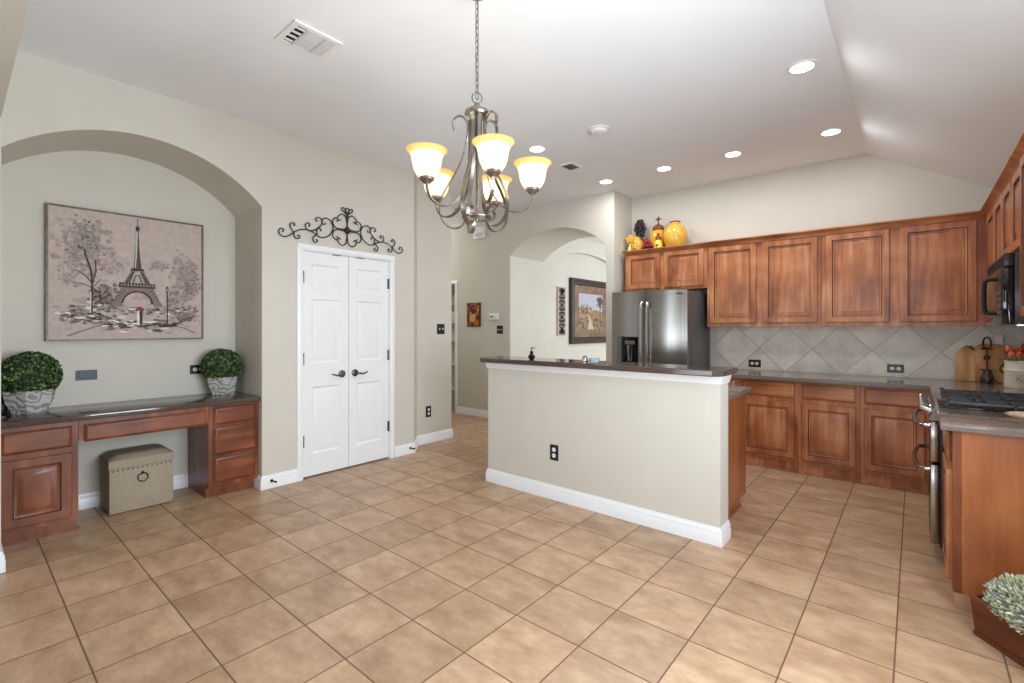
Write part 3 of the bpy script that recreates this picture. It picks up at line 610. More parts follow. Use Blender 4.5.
# ================================================================ WALL PLATES
def plate(name, label, cat, c, u, n, wd, ht, mt, kind, horizontal=False, ins='plastic_white'):
    """switch or socket plate; u along its width, n out of the wall"""
    c, u, n = Vector(c), Vector(u), Vector(n); z = Vector((0, 0, 1))
    t = thing(name, label, cat, tuple(c-z*ht/2))
    MB().panel(c-u*wd/2-z*ht/2, u, z, n, wd, ht, [(0, 0), (0, 0.003), (0.003, 0.006), (0.006, 0.006)]).build('cover_plate', mt, t)
    def at(x, y, d): return c+u*x+z*y+n*d
    if kind == 'outlet':
        for s_ in (-1, 1):
            m = MB(); cc = at(*((s_*wd*0.19, 0) if horizontal else (0, s_*ht*0.19)), 0.006)
            m.lathe([(0, 0), (0.0165, 0), (0.0165, 0.002), (0.0155, 0.0025), (0, 0.0025)], cc, 18, d=n); r = m.build('receptacle', ins, t)
            m = MB()
            for e in (-1, 1):
                q = cc+n*0.0026+((z if horizontal else u)*e*0.006); uu = u*0.0012 if not horizontal else u*0.004; zz = z*0.004 if not horizontal else z*0.0012
                m.add([q-uu-zz, q+uu-zz, q+uu+zz, q-uu+zz], [(0, 1, 2, 3)])
            m.build('slot', 'black', r)
    elif kind == 'switch':
        for s_ in (-1, 1):
            m = MB(); cc = at(s_*wd*0.2, 0, 0.006); q = [cc-u*0.005-z*0.012, cc+u*0.005-z*0.012, cc+u*0.005+z*0.012, cc-u*0.005+z*0.012]
            m.add(q+[cc-u*0.004+z*0.002+n*0.014, cc+u*0.004+z*0.002+n*0.014, cc+u*0.004+z*0.009+n*0.012, cc-u*0.004+z*0.009+n*0.012], [(0, 1, 5, 4), (1, 2, 6, 5), (2, 3, 7, 6), (3, 0, 4, 7), (4, 5, 6, 7)]); m.build('toggle', ins, t)
    elif kind == 'blank':
        MB().panel(at(-wd*0.36, -ht*0.25, 0.006), u, z, n, wd*0.72, ht*0.5, [(0, 0), (0, 0.002), (0.002, 0.003), (0.003, 0.003)]).build('rocker', mt, t)
    return t
plate('switch_plate', 'navy rectangular plate on the niche wall below the tower painting', 'switch', (0.641, NB, 0.966), (1, 0, 0), (0, -1, 0), 0.118, 0.072, 'navy', 'blank')
plate('wall_outlet', 'black horizontal outlet beside the right topiary', 'outlet', (1.345, NB, 0.962), (1, 0, 0), (0, -1, 0), 0.118, 0.074, 'black', 'outlet', True)
plate('light_switch', 'black double toggle switch right of the pantry door', 'switch', (3.72, 4.245, 1.30), (1, 0, 0), (0, -1, 0), 0.115, 0.118, 'black', 'switch')
plate('wall_outlet', 'black outlet low on wall right of the pantry door', 'outlet', (3.535, 4.245, 0.357), (1, 0, 0), (0, -1, 0), 0.075, 0.125, 'black', 'outlet')
plate('light_switch', 'black double toggle switch under the thermostat', 'switch', (AW, 4.527, 1.29), (0, -1, 0), (-1, 0, 0), 0.115, 0.118, 'black', 'switch')
plate('wall_outlet', 'black outlet on the island half wall', 'outlet', (2.98, 2.10, 0.358), (0, -1, 0), (-1, 0, 0), 0.075, 0.118, 'black', 'outlet')
plate('wall_outlet', 'dark horizontal outlet on backsplash nearest the fridge', 'outlet', (KW-0.012, 1.30, 0.935), (0, -1, 0), (-1, 0, 0), 0.118, 0.078, 'bronze', 'outlet', True)
plate('wall_outlet', 'dark horizontal outlet on backsplash nearest the range corner', 'outlet', (KW-0.012, 0.135, 0.942), (0, -1, 0), (-1, 0, 0), 0.118, 0.074, 'black', 'outlet', True)
t = thing('thermostat', 'small white thermostat right of the pumpkin picture', 'thermostat', (AW, 4.63, 1.43))
MB().rbox(AW-0.028, AW, 4.545, 4.72, 1.43, 1.525, 0.008).build('housing', 'plastic_white', t)
MB().box(AW-0.030, AW-0.027, 4.64, 4.70, 1.472, 1.487).build('display', 'black', t); MB().rbox(AW-0.033, AW-0.027, 4.565, 4.60, 1.468, 1.492, 0.002).build('button', 'plastic_white', t)
t = thing('door_chime', 'white door chime box high on the hall wall', 'chime', (AW, 4.91, 2.635))
MB().rbox(AW-0.05, AW, 4.80, 5.02, 2.635, 2.81, 0.01).build('cover', 'plastic_white', t)
m = MB(); [m.box(AW-0.052, AW-0.049, 4.83, 4.99, 2.66+k*0.012, 2.664+k*0.012) for k in range(5)]; m.build('sound_slots', 'p_pale', t)
for x, y, lb in ((1.70, WB-0.016, 'dark spring door stop on baseboard beside the desk'), (3.10, WB-0.016, 'dark spring door stop on baseboard right of the pantry door')):
    t = thing('door_stop', lb, 'door stop', (x, y, 0.055)); m = MB()
    m.lathe([(0, 0), (0.013, 0), (0.013, 0.004), (0.006, 0.006), (0.006, 0.05), (0, 0.05)], (x, y, 0.06), 10, d=(0.15, -1, 0)); m.build('spring', 'iron', t)
    MB().lathe([(0, 0.05), (0.009, 0.05), (0.009, 0.062), (0, 0.063)], (x, y, 0.06), 10, d=(0.15, -1, 0)).build('rubber_tip', 'black', t)

# ================================================================ IRON SCROLL OVER THE PANTRY DOOR
SC = {'side': [[(0.592, -0.103), (0.583, -0.087), (0.592, -0.075), (0.611, -0.078), (0.623, -0.102), (0.615, -0.124), (0.587, -0.139), (0.553, -0.134), (0.518, -0.111), (0.483, -0.082), (0.436, -0.059), (0.388, -0.053), (0.351, -0.059), (0.308, -0.076), (0.27, -0.097), (0.226, -0.098), (0.174, -0.068), (0.147, -0.027), (0.141, 0.011), (0.16, 0.057), (0.2, 0.079), (0.232, 0.069), (0.249, 0.045), (0.238, 0.022), (0.219, 0.023), (0.213, 0.036)], [(0.495, -0.094), (0.518, -0.068), (0.53, -0.041), (0.521, -0.019), (0.501, -0.011), (0.488, -0.023), (0.497, -0.036), (0.504, -0.033)], [(0.495, -0.094), (0.495, -0.123), (0.478, -0.14), (0.454, -0.137), (0.446, -0.119), (0.458, -0.111), (0.467, -0.119)], [(0.364, -0.059), (0.39, -0.042), (0.398, -0.013), (0.378, 0.008), (0.359, 0.004), (0.359, -0.015), (0.371, -0.02)], [(0.364, -0.059), (0.314, -0.045), (0.27, -0.012), (0.245, 0.025), (0.251, 0.06), (0.279, 0.073), (0.302, 0.059), (0.302, 0.039), (0.287, 0.039)], [(0.295, -0.08), (0.327, -0.109), (0.329, -0.133), (0.314, -0.152), (0.292, -0.144), (0.289, -0.128), (0.302, -0.126)], [(0.289, -0.079), (0.295, -0.044), (0.277, -0.023), (0.254, -0.029), (0.261, -0.047)]], 'quad': [[(0.0, 0.035), (0.003, 0.072), (0.014, 0.121), (0.046, 0.143), (0.083, 0.127), (0.096, 0.096), (0.08, 0.081), (0.065, 0.094)], [(0.039, 0.009), (0.094, 0.004), (0.131, 0.023), (0.145, 0.06), (0.131, 0.09), (0.107, 0.099), (0.09, 0.085), (0.105, 0.067)]]}
t = thing('iron_scroll', 'black wrought iron scroll ornament above the pantry door', 'wall decor', (2.381, WB, 2.05))
cxs, czs, ys = 2.381, 2.212, WB-0.014
for mir in (1, -1):
    m = MB()
    for cv_ in SC['side']: m.tube([(cxs+mir*u, ys, czs+v) for u, v, _ in spline([(a, b, 0) for a, b in cv_], 4)], 0.0052, 6)
    m.build('side_scroll', 'iron', t)
for mu in (1, -1):
    for mv in (1, -1):
        m = MB()
        for cv_ in SC['quad']: m.tube([(cxs+mu*u, ys, czs+mv*v) for u, v, _ in spline([(a, b, 0) for a, b in cv_], 4)], 0.0052, 6)
        m.build('heart_scroll', 'iron', t)
m = MB()
for s_ in (-1, 1):
    m.tube([(cxs+s_*u, ys, czs+v) for u, v, _ in spline([(0.0, .115, 0), (.012, .15, 0), (.03, .165, 0), (.055, .185, 0), (.05, .205, 0), (.03, .20, 0), (.012, .175, 0), (0.002, .15, 0)], 4)], 0.0048, 6)
m.tube([(cxs+u, ys, czs+v) for u, v, _ in spline([(-.012, .16, 0), (-.02, .185, 0), (0, .21, 0), (.02, .185, 0), (.012, .16, 0)], 4)], 0.0048, 6); m.build('crest', 'iron', t)
m = MB(); m.panel((cxs, ys-0.006, czs-0.042), (0.7071, 0, 0.7071), (-0.7071, 0, 0.7071), (0, -1, 0), 0.06, 0.06, [(0, -0.012), (0, 0), (0.006, 0.006), (0.014, 0.002), (0.02, 0.007), (0.028, 0.009)]); m.build('medallion', 'bronze', t)
for u, v in ((-.29, -.08), (.29, -.08), (0, .1)): MB().tube([(cxs+u, ys, czs+v), (cxs+u, WB, czs+v)], 0.004, 6).build('standoff', 'iron', t)

# ================================================================ CEILING FIXTURES
def register(name, label, x0, x1, y0, y1, cells):
    t = thing(name, label, 'vent', ((x0+x1)/2, (y0+y1)/2, CEIL-0.016))
    m = MB(); f = 0.028
    for a in ((x0, x1, y0, y0+f), (x0, x1, y1-f, y1), (x0, x0+f, y0+f, y1-f), (x1-f, x1, y0+f, y1-f)): m.box(*a, CEIL-0.012, CEIL-0.001)
    m.build('frame', 'plastic_white', t)
    MB().box(x0+f, x1-f, y0+f, y1-f, CEIL-0.003, CEIL-0.001).build('duct', 'gap', t)
    n = 9; m = MB()
    if cells == 3:
        xs = [x0+f, x0+f+(x1-x0-2*f)*0.26, x0+f+(x1-x0-2*f)*0.74, x1-f]
        for x in xs[1:3]: m.box(x-0.006, x+0.006, y0+f, y1-f, CEIL-0.012, CEIL-0.003)
        for k in range(n):
            y = y0+f+(y1-y0-2*f)*(k+0.5)/n; m.prism([(y-0.009, CEIL-0.004), (y+0.004, CEIL-0.012), (y+0.006, CEIL-0.011), (y-0.007, CEIL-0.003)], 'x', xs[1], xs[3])
        for k in range(4):
            y = y0+f+(y1-y0-2*f)*(k+0.5)/4; m.prism([(y-0.006, CEIL-0.004), (y+0.004, CEIL-0.012), (y+0.006, CEIL-0.011), (y-0.004, CEIL-0.003)], 'x', xs[0], xs[1])
    else:
        for k in range(7):
            x = x0+f+(x1-x0-2*f)*(k+0.5)/7; m.prism([(x-0.010, CEIL-0.004), (x+0.004, CEIL-0.012), (x+0.006, CEIL-0.011), (x-0.008, CEIL-0.003)], 'y', y0+f, y1-f)
    m.build('louver', 'louver_grey' if cells == 3 else 'steel_side', t)
register('ceiling_vent', 'large white ceiling register left of the chandelier', 1.18, 1.455, 2.50, 2.75, 3)
register('ceiling_vent', 'small grey ceiling register beyond the chandelier', 3.93, 4.14, 2.56, 2.73, 1)
t = thing('smoke_detector', 'round white smoke detector on the kitchen ceiling', 'smoke detector', (3.44, 1.978, CEIL-0.04))
MB().lathe([(0, 0), (0.085, 0), (0.085, -0.008), (0.07, -0.012), (0, -0.012)], (3.44, 1.978, CEIL-0.001), 28).build('base', 'plastic_white', t)
MB().lathe([(0.066, -0.012), (0.064, -0.032), (0.045, -0.040), (0, -0.040)], (3.44, 1.978, CEIL-0.001), 28).build('sensor_dome', 'plastic_white', t)
def downlight(loc, label):
    t = thing('recessed_downlight', label, 'ceiling light', loc, 'recessed kitchen downlights')
    MB().lathe([(0.062, 0.0), (0.088, 0.0), (0.086, -0.006), (0.066, -0.005), (0.062, 0.0)], n=28).build('trim_ring', 'plastic_white', t, local=True)
    MB().lathe([(0, -0.001), (0.064, -0.001), (0.064, -0.003), (0, -0.003)], n=28).build('lens', 'lamp', t, local=True)
    return t
DL = [((3.447, 0.54), 'recessed downlight nearest the sloped ceiling and nearest the chandelier'), ((4.74, 0.534), 'recessed downlight at right end of the row along the cabinets'), ((4.743, 1.302), 'second recessed downlight from the right end of the cabinet row'),
      ((4.716, 1.957), 'third recessed downlight from the right end of the cabinet row'), ((4.715, 2.622), 'recessed downlight in front of the arch corner'), ((3.457, 2.628), 'recessed downlight seen just above the right chandelier shade')]
d0 = None
for (x, y), lb in DL:
    if d0 is None: d0 = downlight((x, y, CEIL-0.001), lb)
    else: dup(d0, (x, y, CEIL-0.001), lb)
    l = bpy.data.lights.new('downlight_beam', 'AREA'); l.shape = 'DISK'; l.size = 0.12; l.energy = DN_E; l.color = DN_C
    o = bpy.data.objects.new('downlight_beam', l); COL.objects.link(o); o.location = (x, y, CEIL-0.010)

t = thing('added_hall_lamp', 'round frosted flush ceiling lamp added out of view to brighten the hall', 'ceiling light', (4.45, 6.35, CEIL))  # unseen fixture, made up to go with the added hall light
MB().lathe([(0, 0), (0.16, 0), (0.16, -0.02), (0.15, -0.03), (0, -0.03)], (4.45, 6.35, CEIL), 28).build('base', 'pewter', t)
MB().lathe([(0.145, -0.03), (0.135, -0.07), (0.09, -0.105), (0, -0.12)], (4.45, 6.35, CEIL), 28).build('diffuser', 'shade', t)

# chandelier
CX, CY = 1.646, 1.615
t = thing('chandelier', 'pewter five-arm chandelier with amber-rimmed glass shades', 'chandelier', (CX, CY, CEIL))
MB().lathe([(0, 0), (0.065, 0), (0.065, -0.006), (0.05, -0.022), (0.012, -0.032), (0, -0.034)], (CX, CY, CEIL), 24).build('canopy', 'pewter', t)
m = MB(); z = CEIL-0.03; k = 0
while z > 2.44:
    pts = []
    for q in range(12):
        a = 2*pi*q/12; r, h = 0.0085, 0.019
        px_, pz = r*cos(a), (h-r)*(1 if sin(a) > 0.01 else -1 if sin(a) < -0.01 else 0)+r*sin(a)
        pts.append((CX+(px_ if k % 2 else 0), CY+(0 if k % 2 else px_), z-0.018+pz))
    m.tube(pts, 0.0022, 6, closed=True); z -= 0.031; k += 1
m.tube(spline([(CX+0.004*sin(i*1.1), CY+0.004*cos(i*1.1), CEIL-0.03-i*0.031) for i in range(16)], 3), 0.0017, 5)
m.build('chain', 'pewter', t)
m = MB(); m.tube([(CX+0.019*cos(a), CY-0.015*cos(a), 2.416+0.026*sin(a)) for a in [2*pi*k/20 for k in range(20)]], 0.0032, 8, closed=True); m.build('top_loop', 'pewter', t)
m = MB(); m.lathe([(0, 2.392), (0.011, 2.390), (0.014, 2.378), (0.011, 2.368), (0.03, 2.362), (0.056, 2.352), (0.060, 2.338), (0.056, 2.328), (0.018, 2.324), (0.014, 2.28), (0.007, 2.26), (0.006, 1.86), (0.012, 1.845), (0.008, 1.82), (0, 1.815)], (CX, CY, 0), 24); m.build('centre_stem', 'pewter', t)
m = MB(); m.tube([(CX+0.066*cos(a), CY+0.066*sin(a), 1.838) for a in [2*pi*k/32 for k in range(32)]], 0.006, 8, closed=True); m.build('bottom_ring', 'pewter', t)
toward = math.atan2(-CY, -CX); R0 = 0.268; SHZ = 1.965
arm_p = [(0.046, 2.325), (0.040, 2.20), (0.046, 2.08), (0.064, 1.985), (0.100, 1.915), (0.150, 1.875), (0.205, 1.868), (0.246, 1.890), (0.264, 1.925), (0.268, 1.962)]
low_p = [(0.112, 2.262), (0.118, 2.285), (0.112, 2.312), (0.090, 2.328), (0.066, 2.322), (0.050, 2.295), (0.048, 2.24), (0.064, 2.15), (0.100, 2.06), (0.148, 1.98), (0.178, 1.91), (0.176, 1.845), (0.148, 1.800), (0.106, 1.785), (0.072, 1.800), (0.058, 1.835), (0.066, 1.872), (0.092, 1.885), (0.108, 1.868)]
for i in range(5):
    an = toward+radians(15)+i*2*pi/5; d = Vector((cos(an), sin(an), 0)); sd = Vector((-sin(an), cos(an), 0)); c = Vector((CX, CY, 0))
    m = MB(); m.strip([c+d*r+Vector((0, 0, z)) for r, z, _ in spline([(a, b, 0) for a, b in arm_p], 5)], sd, 0.017, 0.006); m.build('arm', 'pewter', t)
    an2 = an+radians(36); d2_ = Vector((cos(an2), sin(an2), 0)); sd2 = Vector((-sin(an2), cos(an2), 0))
    m = MB(); m.strip([c+d2_*r+Vector((0, 0, z)) for r, z, _ in spline([(a, b, 0) for a, b in low_p], 5)], sd2, 0.019, 0.005); m.build('scroll_band', 'pewter', t)
    p0 = c+d*R0
    MB().lathe([(0, SHZ-0.012), (0.014, SHZ-0.012), (0.022, SHZ-0.004), (0.033, SHZ+0.004), (0.034, SHZ+0.016), (0.026, SHZ+0.022), (0, SHZ+0.022)], p0, 20).build('shade_cup', 'pewter', t)
    m = MB(); pr = [(0.032, SHZ+0.014), (0.046, SHZ+0.028), (0.057, SHZ+0.05), (0.063, SHZ+0.075), (0.067, SHZ+0.100), (0.073, SHZ+0.117), (0.084, SHZ+0.131), (0.092, SHZ+0.138)]
    pr2 = [(r-0.003, z) for r, z in pr[::-1]]
    m.lathe(pr+pr2, p0, 32, mis=[0, 0, 0, 0, 0, 1, 1]+[1]+[1, 1, 0, 0, 0, 0, 0]); sh = m.build('lamp_shade', ['shade', 'shade_rim'], t)
    MB().lathe([(0.010, SHZ+0.022), (0.012, SHZ+0.04), (0.022, SHZ+0.065), (0.018, SHZ+0.085), (0, SHZ+0.092)], p0, 14).build('bulb', 'bulb', sh)
    l = bpy.data.lights.new('chandelier_glow', 'POINT'); l.energy = CH_E; l.shadow_soft_size = 0.02; l.color = CH_C
    o = bpy.data.objects.new('chandelier_glow', l); COL.objects.link(o); o.location = p0+Vector((0, 0, SHZ+0.10))

# ================================================================ ISLAND
t = thing('kitchen_island', 'kitchen island with greige half wall and raised dark bar top', 'kitchen island', (3.3, 1.85, 0))
IB0, IB1 = 0.89, 2.79
MB().box(2.98, 3.14, IB0, IB1, 0, 0.985).build('half_wall', 'wall', t)
m = MB(); m.sweep([(3.14, IB0), (2.98, IB0), (2.98, IB1), (3.14, IB1)], BP, 1); m.build('baseboard', 'white', t)
m = MB(); m.sweep([(3.14, IB0), (2.98, IB0), (2.98, IB1), (3.14, IB1)], [(0, 0.968), (0.008, 0.968), (0.010, 0.982), (0.015, 0.990), (0.017, 1.008), (0.022, 1.020), (0, 1.020)], 1); m.build('trim_molding', 'white', t)
m = MB(); c_ = 0.05; a0, a1, b0, b1 = 2.875, 3.215, 0.855, 2.835
poly = [(a0+c_, b0), (a1, b0), (a1, b1), (a0+c_, b1), (a0, b1-c_), (a0, b0+c_)]
cx_, cy_ = 3.045, 1.845
def ins(p, d): return (p[0]+(d if p[0] < cx_ else -d), p[1]+(d if p[1] < cy_ else -d))
lv = [(0.006, 1.020), (0, 1.026), (0, 1.052), (0.006, 1.058)]; n = 6
for d, z in lv: m.v += [ins(p, d)+(z,) for p in poly]
for i in range(3):
    for k in range(n): m.f.append([i*n+k, i*n+(k+1) % n, i*n+n+(k+1) % n, i*n+n+k]); m.m.append(0)
m.f += [list(range(n))[::-1], [18+k for k in range(n)]]; m.m += [0, 0]; m.build('bar_top', 'desktop', t)
m = MB(); m.box(3.14, 3.80, 0.955, 2.75, 0.088, 0.828); m.box(3.14, 3.73, 0.975, 2.72, 0, 0.088); m.box(3.14, 3.745, 0.968, 0.975, 0, 0.02); m.build('base_cabinet', 'wbig', t)
MB().rbox(3.141, 3.85, 0.925, 2.78, 0.829, 0.868, 0.006).build('lower_counter', 'counter', t)
for k in range(4):
    f = front('cabinet_door', t, (3.80, 1.0+k*0.43), (0, 1, 0), 0.40, 0.11, 0.66, (1, 0, 0), 'wv', 1)
    front('drawer', t, (3.80, 1.0+k*0.43), (0, 1, 0), 0.40, 0.68, 0.81, (1, 0, 0), 'wy', 0)
# things on the bar
t = thing('soap_dispenser', 'small bronze pump dispenser on the island bar', 'dispenser', (3.0, 2.335, 1.0585)); m = MB()
m.lathe([(0, 0), (0.018, 0), (0.024, 0.008), (0.030, 0.022), (0.022, 0.034), (0.012, 0.042), (0.012, 0.05), (0.016, 0.056), (0.010, 0.066), (0, 0.066)], n=18); m.build('body', 'bronze', t, local=True)
m = MB(); m.lathe([(0.004, 0.066), (0.004, 0.085), (0.008, 0.087), (0.008, 0.094), (0, 0.095)], n=12); m.tube([(0, 0, 0.09), (0.0, -0.02, 0.092), (0, -0.034, 0.086)], 0.003, 8); m.build('pump_spout', 'bronze', t, local=True)
t = thing('glass_dish', 'small clear glass dish on the island bar before the picture', 'dish', (2.97, 1.745, 1.0585)); m = MB()
m.lathe([(0, 0), (0.03, 0), (0.036, 0.012), (0.040, 0.034), (0.037, 0.034), (0.033, 0.012), (0.026, 0.004), (0, 0.004)], n=20); m.build('bowl', 'clear_glass', t, local=True)
t = thing('glass_jar', 'tiny chrome jar beside the glass dish on the island bar', 'jar', (3.03, 1.86, 1.0585)); m = MB()
m.lathe([(0, 0), (0.022, 0), (0.024, 0.02), (0.02, 0.03), (0, 0.03)], n=16); m.build('body', 'chrome', t, local=True); MB().lathe([(0.018, 0.03), (0.018, 0.038), (0.006, 0.042), (0.006, 0.048), (0, 0.049)], n=14).build('lid', 'pewter', t, local=True)

# ================================================================ FRIDGE
FB0, FB1, FF = 1.745, 2.585, 4.74
t = thing('refrigerator', 'stainless french-door refrigerator with water dispenser', 'refrigerator', (5.1, 2.165, 0))
MB().rbox(4.83, 5.50, FB0+0.005, FB1-0.005, 0.02, 1.685, 0.006).build('cabinet_body', 'steel_side', t)
def bowed(m, b0, b1, z0, z1, bulge=0.045, n=14, hole=None, mi=0):
    def X(b): s_ = (b-FB0)/(FB1-FB0)*2-1; return FF+bulge*s_*s_
    bs = [b0+(b1-b0)*k/n for k in range(n+1)]
    zs_ = [z0, z0+0.008, z1-0.008, z1]
    def ring(dx, z): return [(X(b)+dx, b, z) for b in bs]
    rows = [ring(0.012, z0), ring(0.0, z0+0.008), ring(0, z1-0.008), ring(0.012, z1)]
    W = n+1; o = len(m.v); m.v += sum(rows, [])
    for i in range(3):
        for k in range(n): m.f.append([o+i*W+k, o+i*W+k+1, o+(i+1)*W+k+1, o+(i+1)*W+k]); m.m.append(mi)
    back = [(4.825, b0, z0), (4.825, b1, z0), (4.825, b1, z1), (4.825, b0, z1)]; q = len(m.v); m.v += back
    m.f += [[o+k for k in range(W)]+[q+1, q], [o+3*W+k for k in range(W)]+[q+2, q+3], [o, o+W, o+2*W, o+3*W, q+3, q], [o+n, o+W+n, o+2*W+n, o+3*W+n, q+2, q+1], [q, q+1, q+2, q+3]]; m.m += [mi]*5
    return X
SPL = 2.167
m = MB(); bowed(m, FB0, SPL-0.002, 0.66, 1.708); dr = m.build('door', 'steel', t, sharp=50)
m = MB(); bowed(m, SPL+0.002, FB1, 0.66, 1.708); dl = m.build('door', 'steel', t, sharp=50)
m = MB(); bowed(m, FB0, FB1, 0.07, 0.65); dz = m.build('freezer_drawer', 'steel', t, sharp=50)
for b, par in ((SPL-0.035, dr), (SPL+0.035, dl)):
    m = MB(); m.tube(spline([(FF+0.004, b, 1.585), (FF-0.032, b, 1.565), (FF-0.048, b, 1.45), (FF-0.052, b, 1.2), (FF-0.048, b, 0.9), (FF-0.032, b, 0.76), (FF+0.004, b, 0.74)], 5), 0.0135, 10); m.build('handle', 'chrome', par)
m = MB(); m.tube(spline([(FF+0.012, FB0+0.1, 0.58), (FF-0.045, FB0+0.13, 0.58), (FF-0.05, SPL, 0.58), (FF-0.045, FB1-0.13, 0.58), (FF+0.012, FB1-0.1, 0.58)], 6), 0.0135, 10); m.build('handle', 'chrome', dz)
q0, q1 = 2.255, 2.43
m = MB(); yy = FF-0.001
m.box(yy-0.006, yy+0.02, q0, q1, 0.86, 1.215); dsp = m.build('dispenser_panel', 'black_gloss', dl)
m = MB(); m.box(yy-0.010, yy-0.005, q0+0.03, q1-0.03, 1.135, 1.175); m.tube([(yy-0.02, 2.35, 1.13), (yy-0.025, 2.35, 1.04), (yy-0.012, 2.345, 0.96)], [0.022, 0.014, 0.018], 10); m.build('dispenser_lever', 'steel', dsp)
m = MB(); m.box(yy-0.008, yy+0.02, 2.445, 2.50, 0.9, 1.22); [m.lathe([(0, 0), (0.009, 0), (0.009, 0.003), (0, 0.003)], (yy-0.008, 2.473, 0.95+0.055*k), 10, d=(-1, 0, 0)) for k in range(5)]; m.build('control_strip', 'steel_side', dl)
MB().box(FF+0.007, FF+0.02, FB0+0.035, FB0+0.095, 1.655, 1.668).build('badge', 'black', dr)
MB().box(4.80, 4.88, FB0+0.02, FB0+0.10, 1.686, 1.712).build('hinge_cover', 'steel_side', t)
MB().box(4.85, 5.45, FB0+0.02, FB1-0.02, 0.0, 0.07).build('base_grille', 'gap', t)

# ================================================================ KITCHEN CABINETS
UF = 5.22; UT = 2.195; UB = 1.323
def upper(label, b0, b1, z0, doors, dz0, dz1):
    t = thing('wall_cabinet', label, 'cabinet', ((UF+KW)/2, (b0+b1)/2, z0), 'wall cabinets on the back wall')
    MB().box(UF, KW-0.003, b0, b1, z0, UT).build('cabinet_body', 'wv', t)
    for d0_, d1_ in doors: front('cabinet_door', t, (UF, d1_), (0, -1, 0), d1_-d0_, dz0, dz1, (-1, 0, 0), 'wv', 1)
    return t
upper('short stained wall cabinet above the fridge', 1.692, 2.64, 1.74, [(2.211, 2.612), (1.723, 2.158)], 1.768, 2.168)
upper('tall two-door stained wall cabinet nearest the fridge', 0.661, 1.69, UB, [(1.211, 1.664), (0.692, 1.152)], 1.362, 2.158)
upper('tall two-door stained wall cabinet in the range corner', -0.437, 0.659, UB, [(0.167, 0.628), (-0.371, 0.097)], 1.362, 2.158)
t = thing('crown_molding', 'stained wood crown molding running along the wall cabinet tops', 'molding', (5.1, 1.0, 2.15))
m = MB(); m.sweep([(KW-0.003, 2.615), (UF, 2.615), (UF, -0.438), (3.035, -0.438)], [(0, 2.168), (0.008, 2.168), (0.012, 2.180), (0.030, 2.196), (0.044, 2.206), (0.052, 2.212), (0.052, 2.221), (0, 2.221)], -1); m.build('molding', 'wy', t)
def base_unit(label, b0, b1, f0, f1):
    t = thing('base_cabinet', label, 'cabinet', (5.2, (b0+b1)/2, 0), 'base cabinets on the back wall')
    m = MB(); m.box(4.945, KW-0.003, b0, b1, 0.095, 0.825); m.box(4.965, KW-0.003, b0, b1, 0, 0.095); m.box(4.953, 4.966, b0, b1, 0, 0.022); m.build('cabinet_body', 'wv', t)
    front('drawer', t, (4.945, f1), (0, -1, 0), f1-f0, 0.675, 0.805, (-1, 0, 0), 'wy', 0)
    front('cabinet_door', t, (4.945, f1), (0, -1, 0), f1-f0, 0.128, 0.635, (-1, 0, 0), 'wv', 1)
base_unit('stained base cabinet next to the fridge', 1.305, 1.735, 1.335, 1.705)
base_unit('stained base cabinet with door and drawer beside the island end', 0.805, 1.303, 0.831, 1.272)
base_unit('middle stained base cabinet under the backsplash', 0.353, 0.803, 0.379, 0.776)
base_unit('stained base cabinet next to the range corner', -0.128, 0.351, -0.06, 0.325)
m = MB(); m.prism([(4.87, 1.735), (4.87, -0.085), (4.29, -0.085), (4.29, RW+0.002), (KW-0.013, RW+0.002), (KW-0.013, 1.735)], 'z', 0.827, 0.868)
o = m.build('countertop', 'counter'); bv = o.modifiers.new('b', 'BEVEL'); bv.width = 0.006; bv.segments = 2; tag(o, 'brown L-shaped countertop under the backsplash', 'worktop')
tag(MB().rbox(2.995, 3.531, RW+0.002, -0.09, 0.827, 0.868, 0.006).build('countertop', 'counter'), 'short brown countertop at the near side of the range', 'worktop')
m = MB(); m.box(KW-0.012, KW-0.001, RW+0.014, 1.69, 0.868, UB+0.01); m.box(3.03, KW-0.001, RW+0.001, RW+0.012, 0.868, UB+0.01)
struct(m.build('backsplash', 'splash'), 'stone-look backsplash tiles laid on the diagonal', 'backsplash')
# right-hand run
RF = -0.438
def right_upper(label, a0, a1, z0, doors, dz0, RF=RF):
    t = thing('wall_cabinet', label, 'cabinet', ((a0+a1)/2, (RF+RW)/2, z0), 'wall cabinets on the right wall')
    MB().box(a0, a1, RW+0.003, RF, z0, UT).build('cabinet_body', 'wv', t)
    for d0_, d1_ in doors: front('cabinet_door', t, (d0_, RF), (1, 0, 0), d1_-d0_, dz0, 2.158, (0, 1, 0), 'wv', 1)
right_upper('wall cabinet on right wall between corner and microwave', 4.289, UF-0.002, UB, [(4.31, 4.665), (4.70, 5.13)], 1.362)
right_upper('short wall cabinet directly above the microwave', 3.533, 4.287, 1.70, [(3.56, 3.895), (3.925, 4.262)], 1.735)
right_upper('wall cabinet on right wall at the near side of the microwave', 3.035, 3.531, UB, [(3.06, 3.506)], 1.362, -0.425)
t = thing('base_cabinet', 'corner base cabinet beyond the range', 'cabinet', (4.6, -0.43, 0))
m = MB(); m.box(4.289, 4.943, RW+0.003, -0.13, 0.095, 0.825); m.box(4.289, 4.943, RW+0.003, -0.19, 0, 0.095); m.build('cabinet_body', 'wv', t)
front('cabinet_door', t, (4.32, -0.13), (1, 0, 0), 0.36, 0.128, 0.80, (0, 1, 0), 'wv', 1)
t = thing('base_cabinet', 'near base cabinet with plain stained end panel beside the planter', 'cabinet', (3.26, -0.43, 0))
m = MB(); m.box(3.05, 3.53, RW+0.003, -0.134, 0.075, 0.825); m.build('cabinet_body', 'wv', t)
m = MB(); m.box(3.030, 3.049, RW+0.003, -0.165, 0.075, 0.825); m.build('end_panel', 'wbig', t)
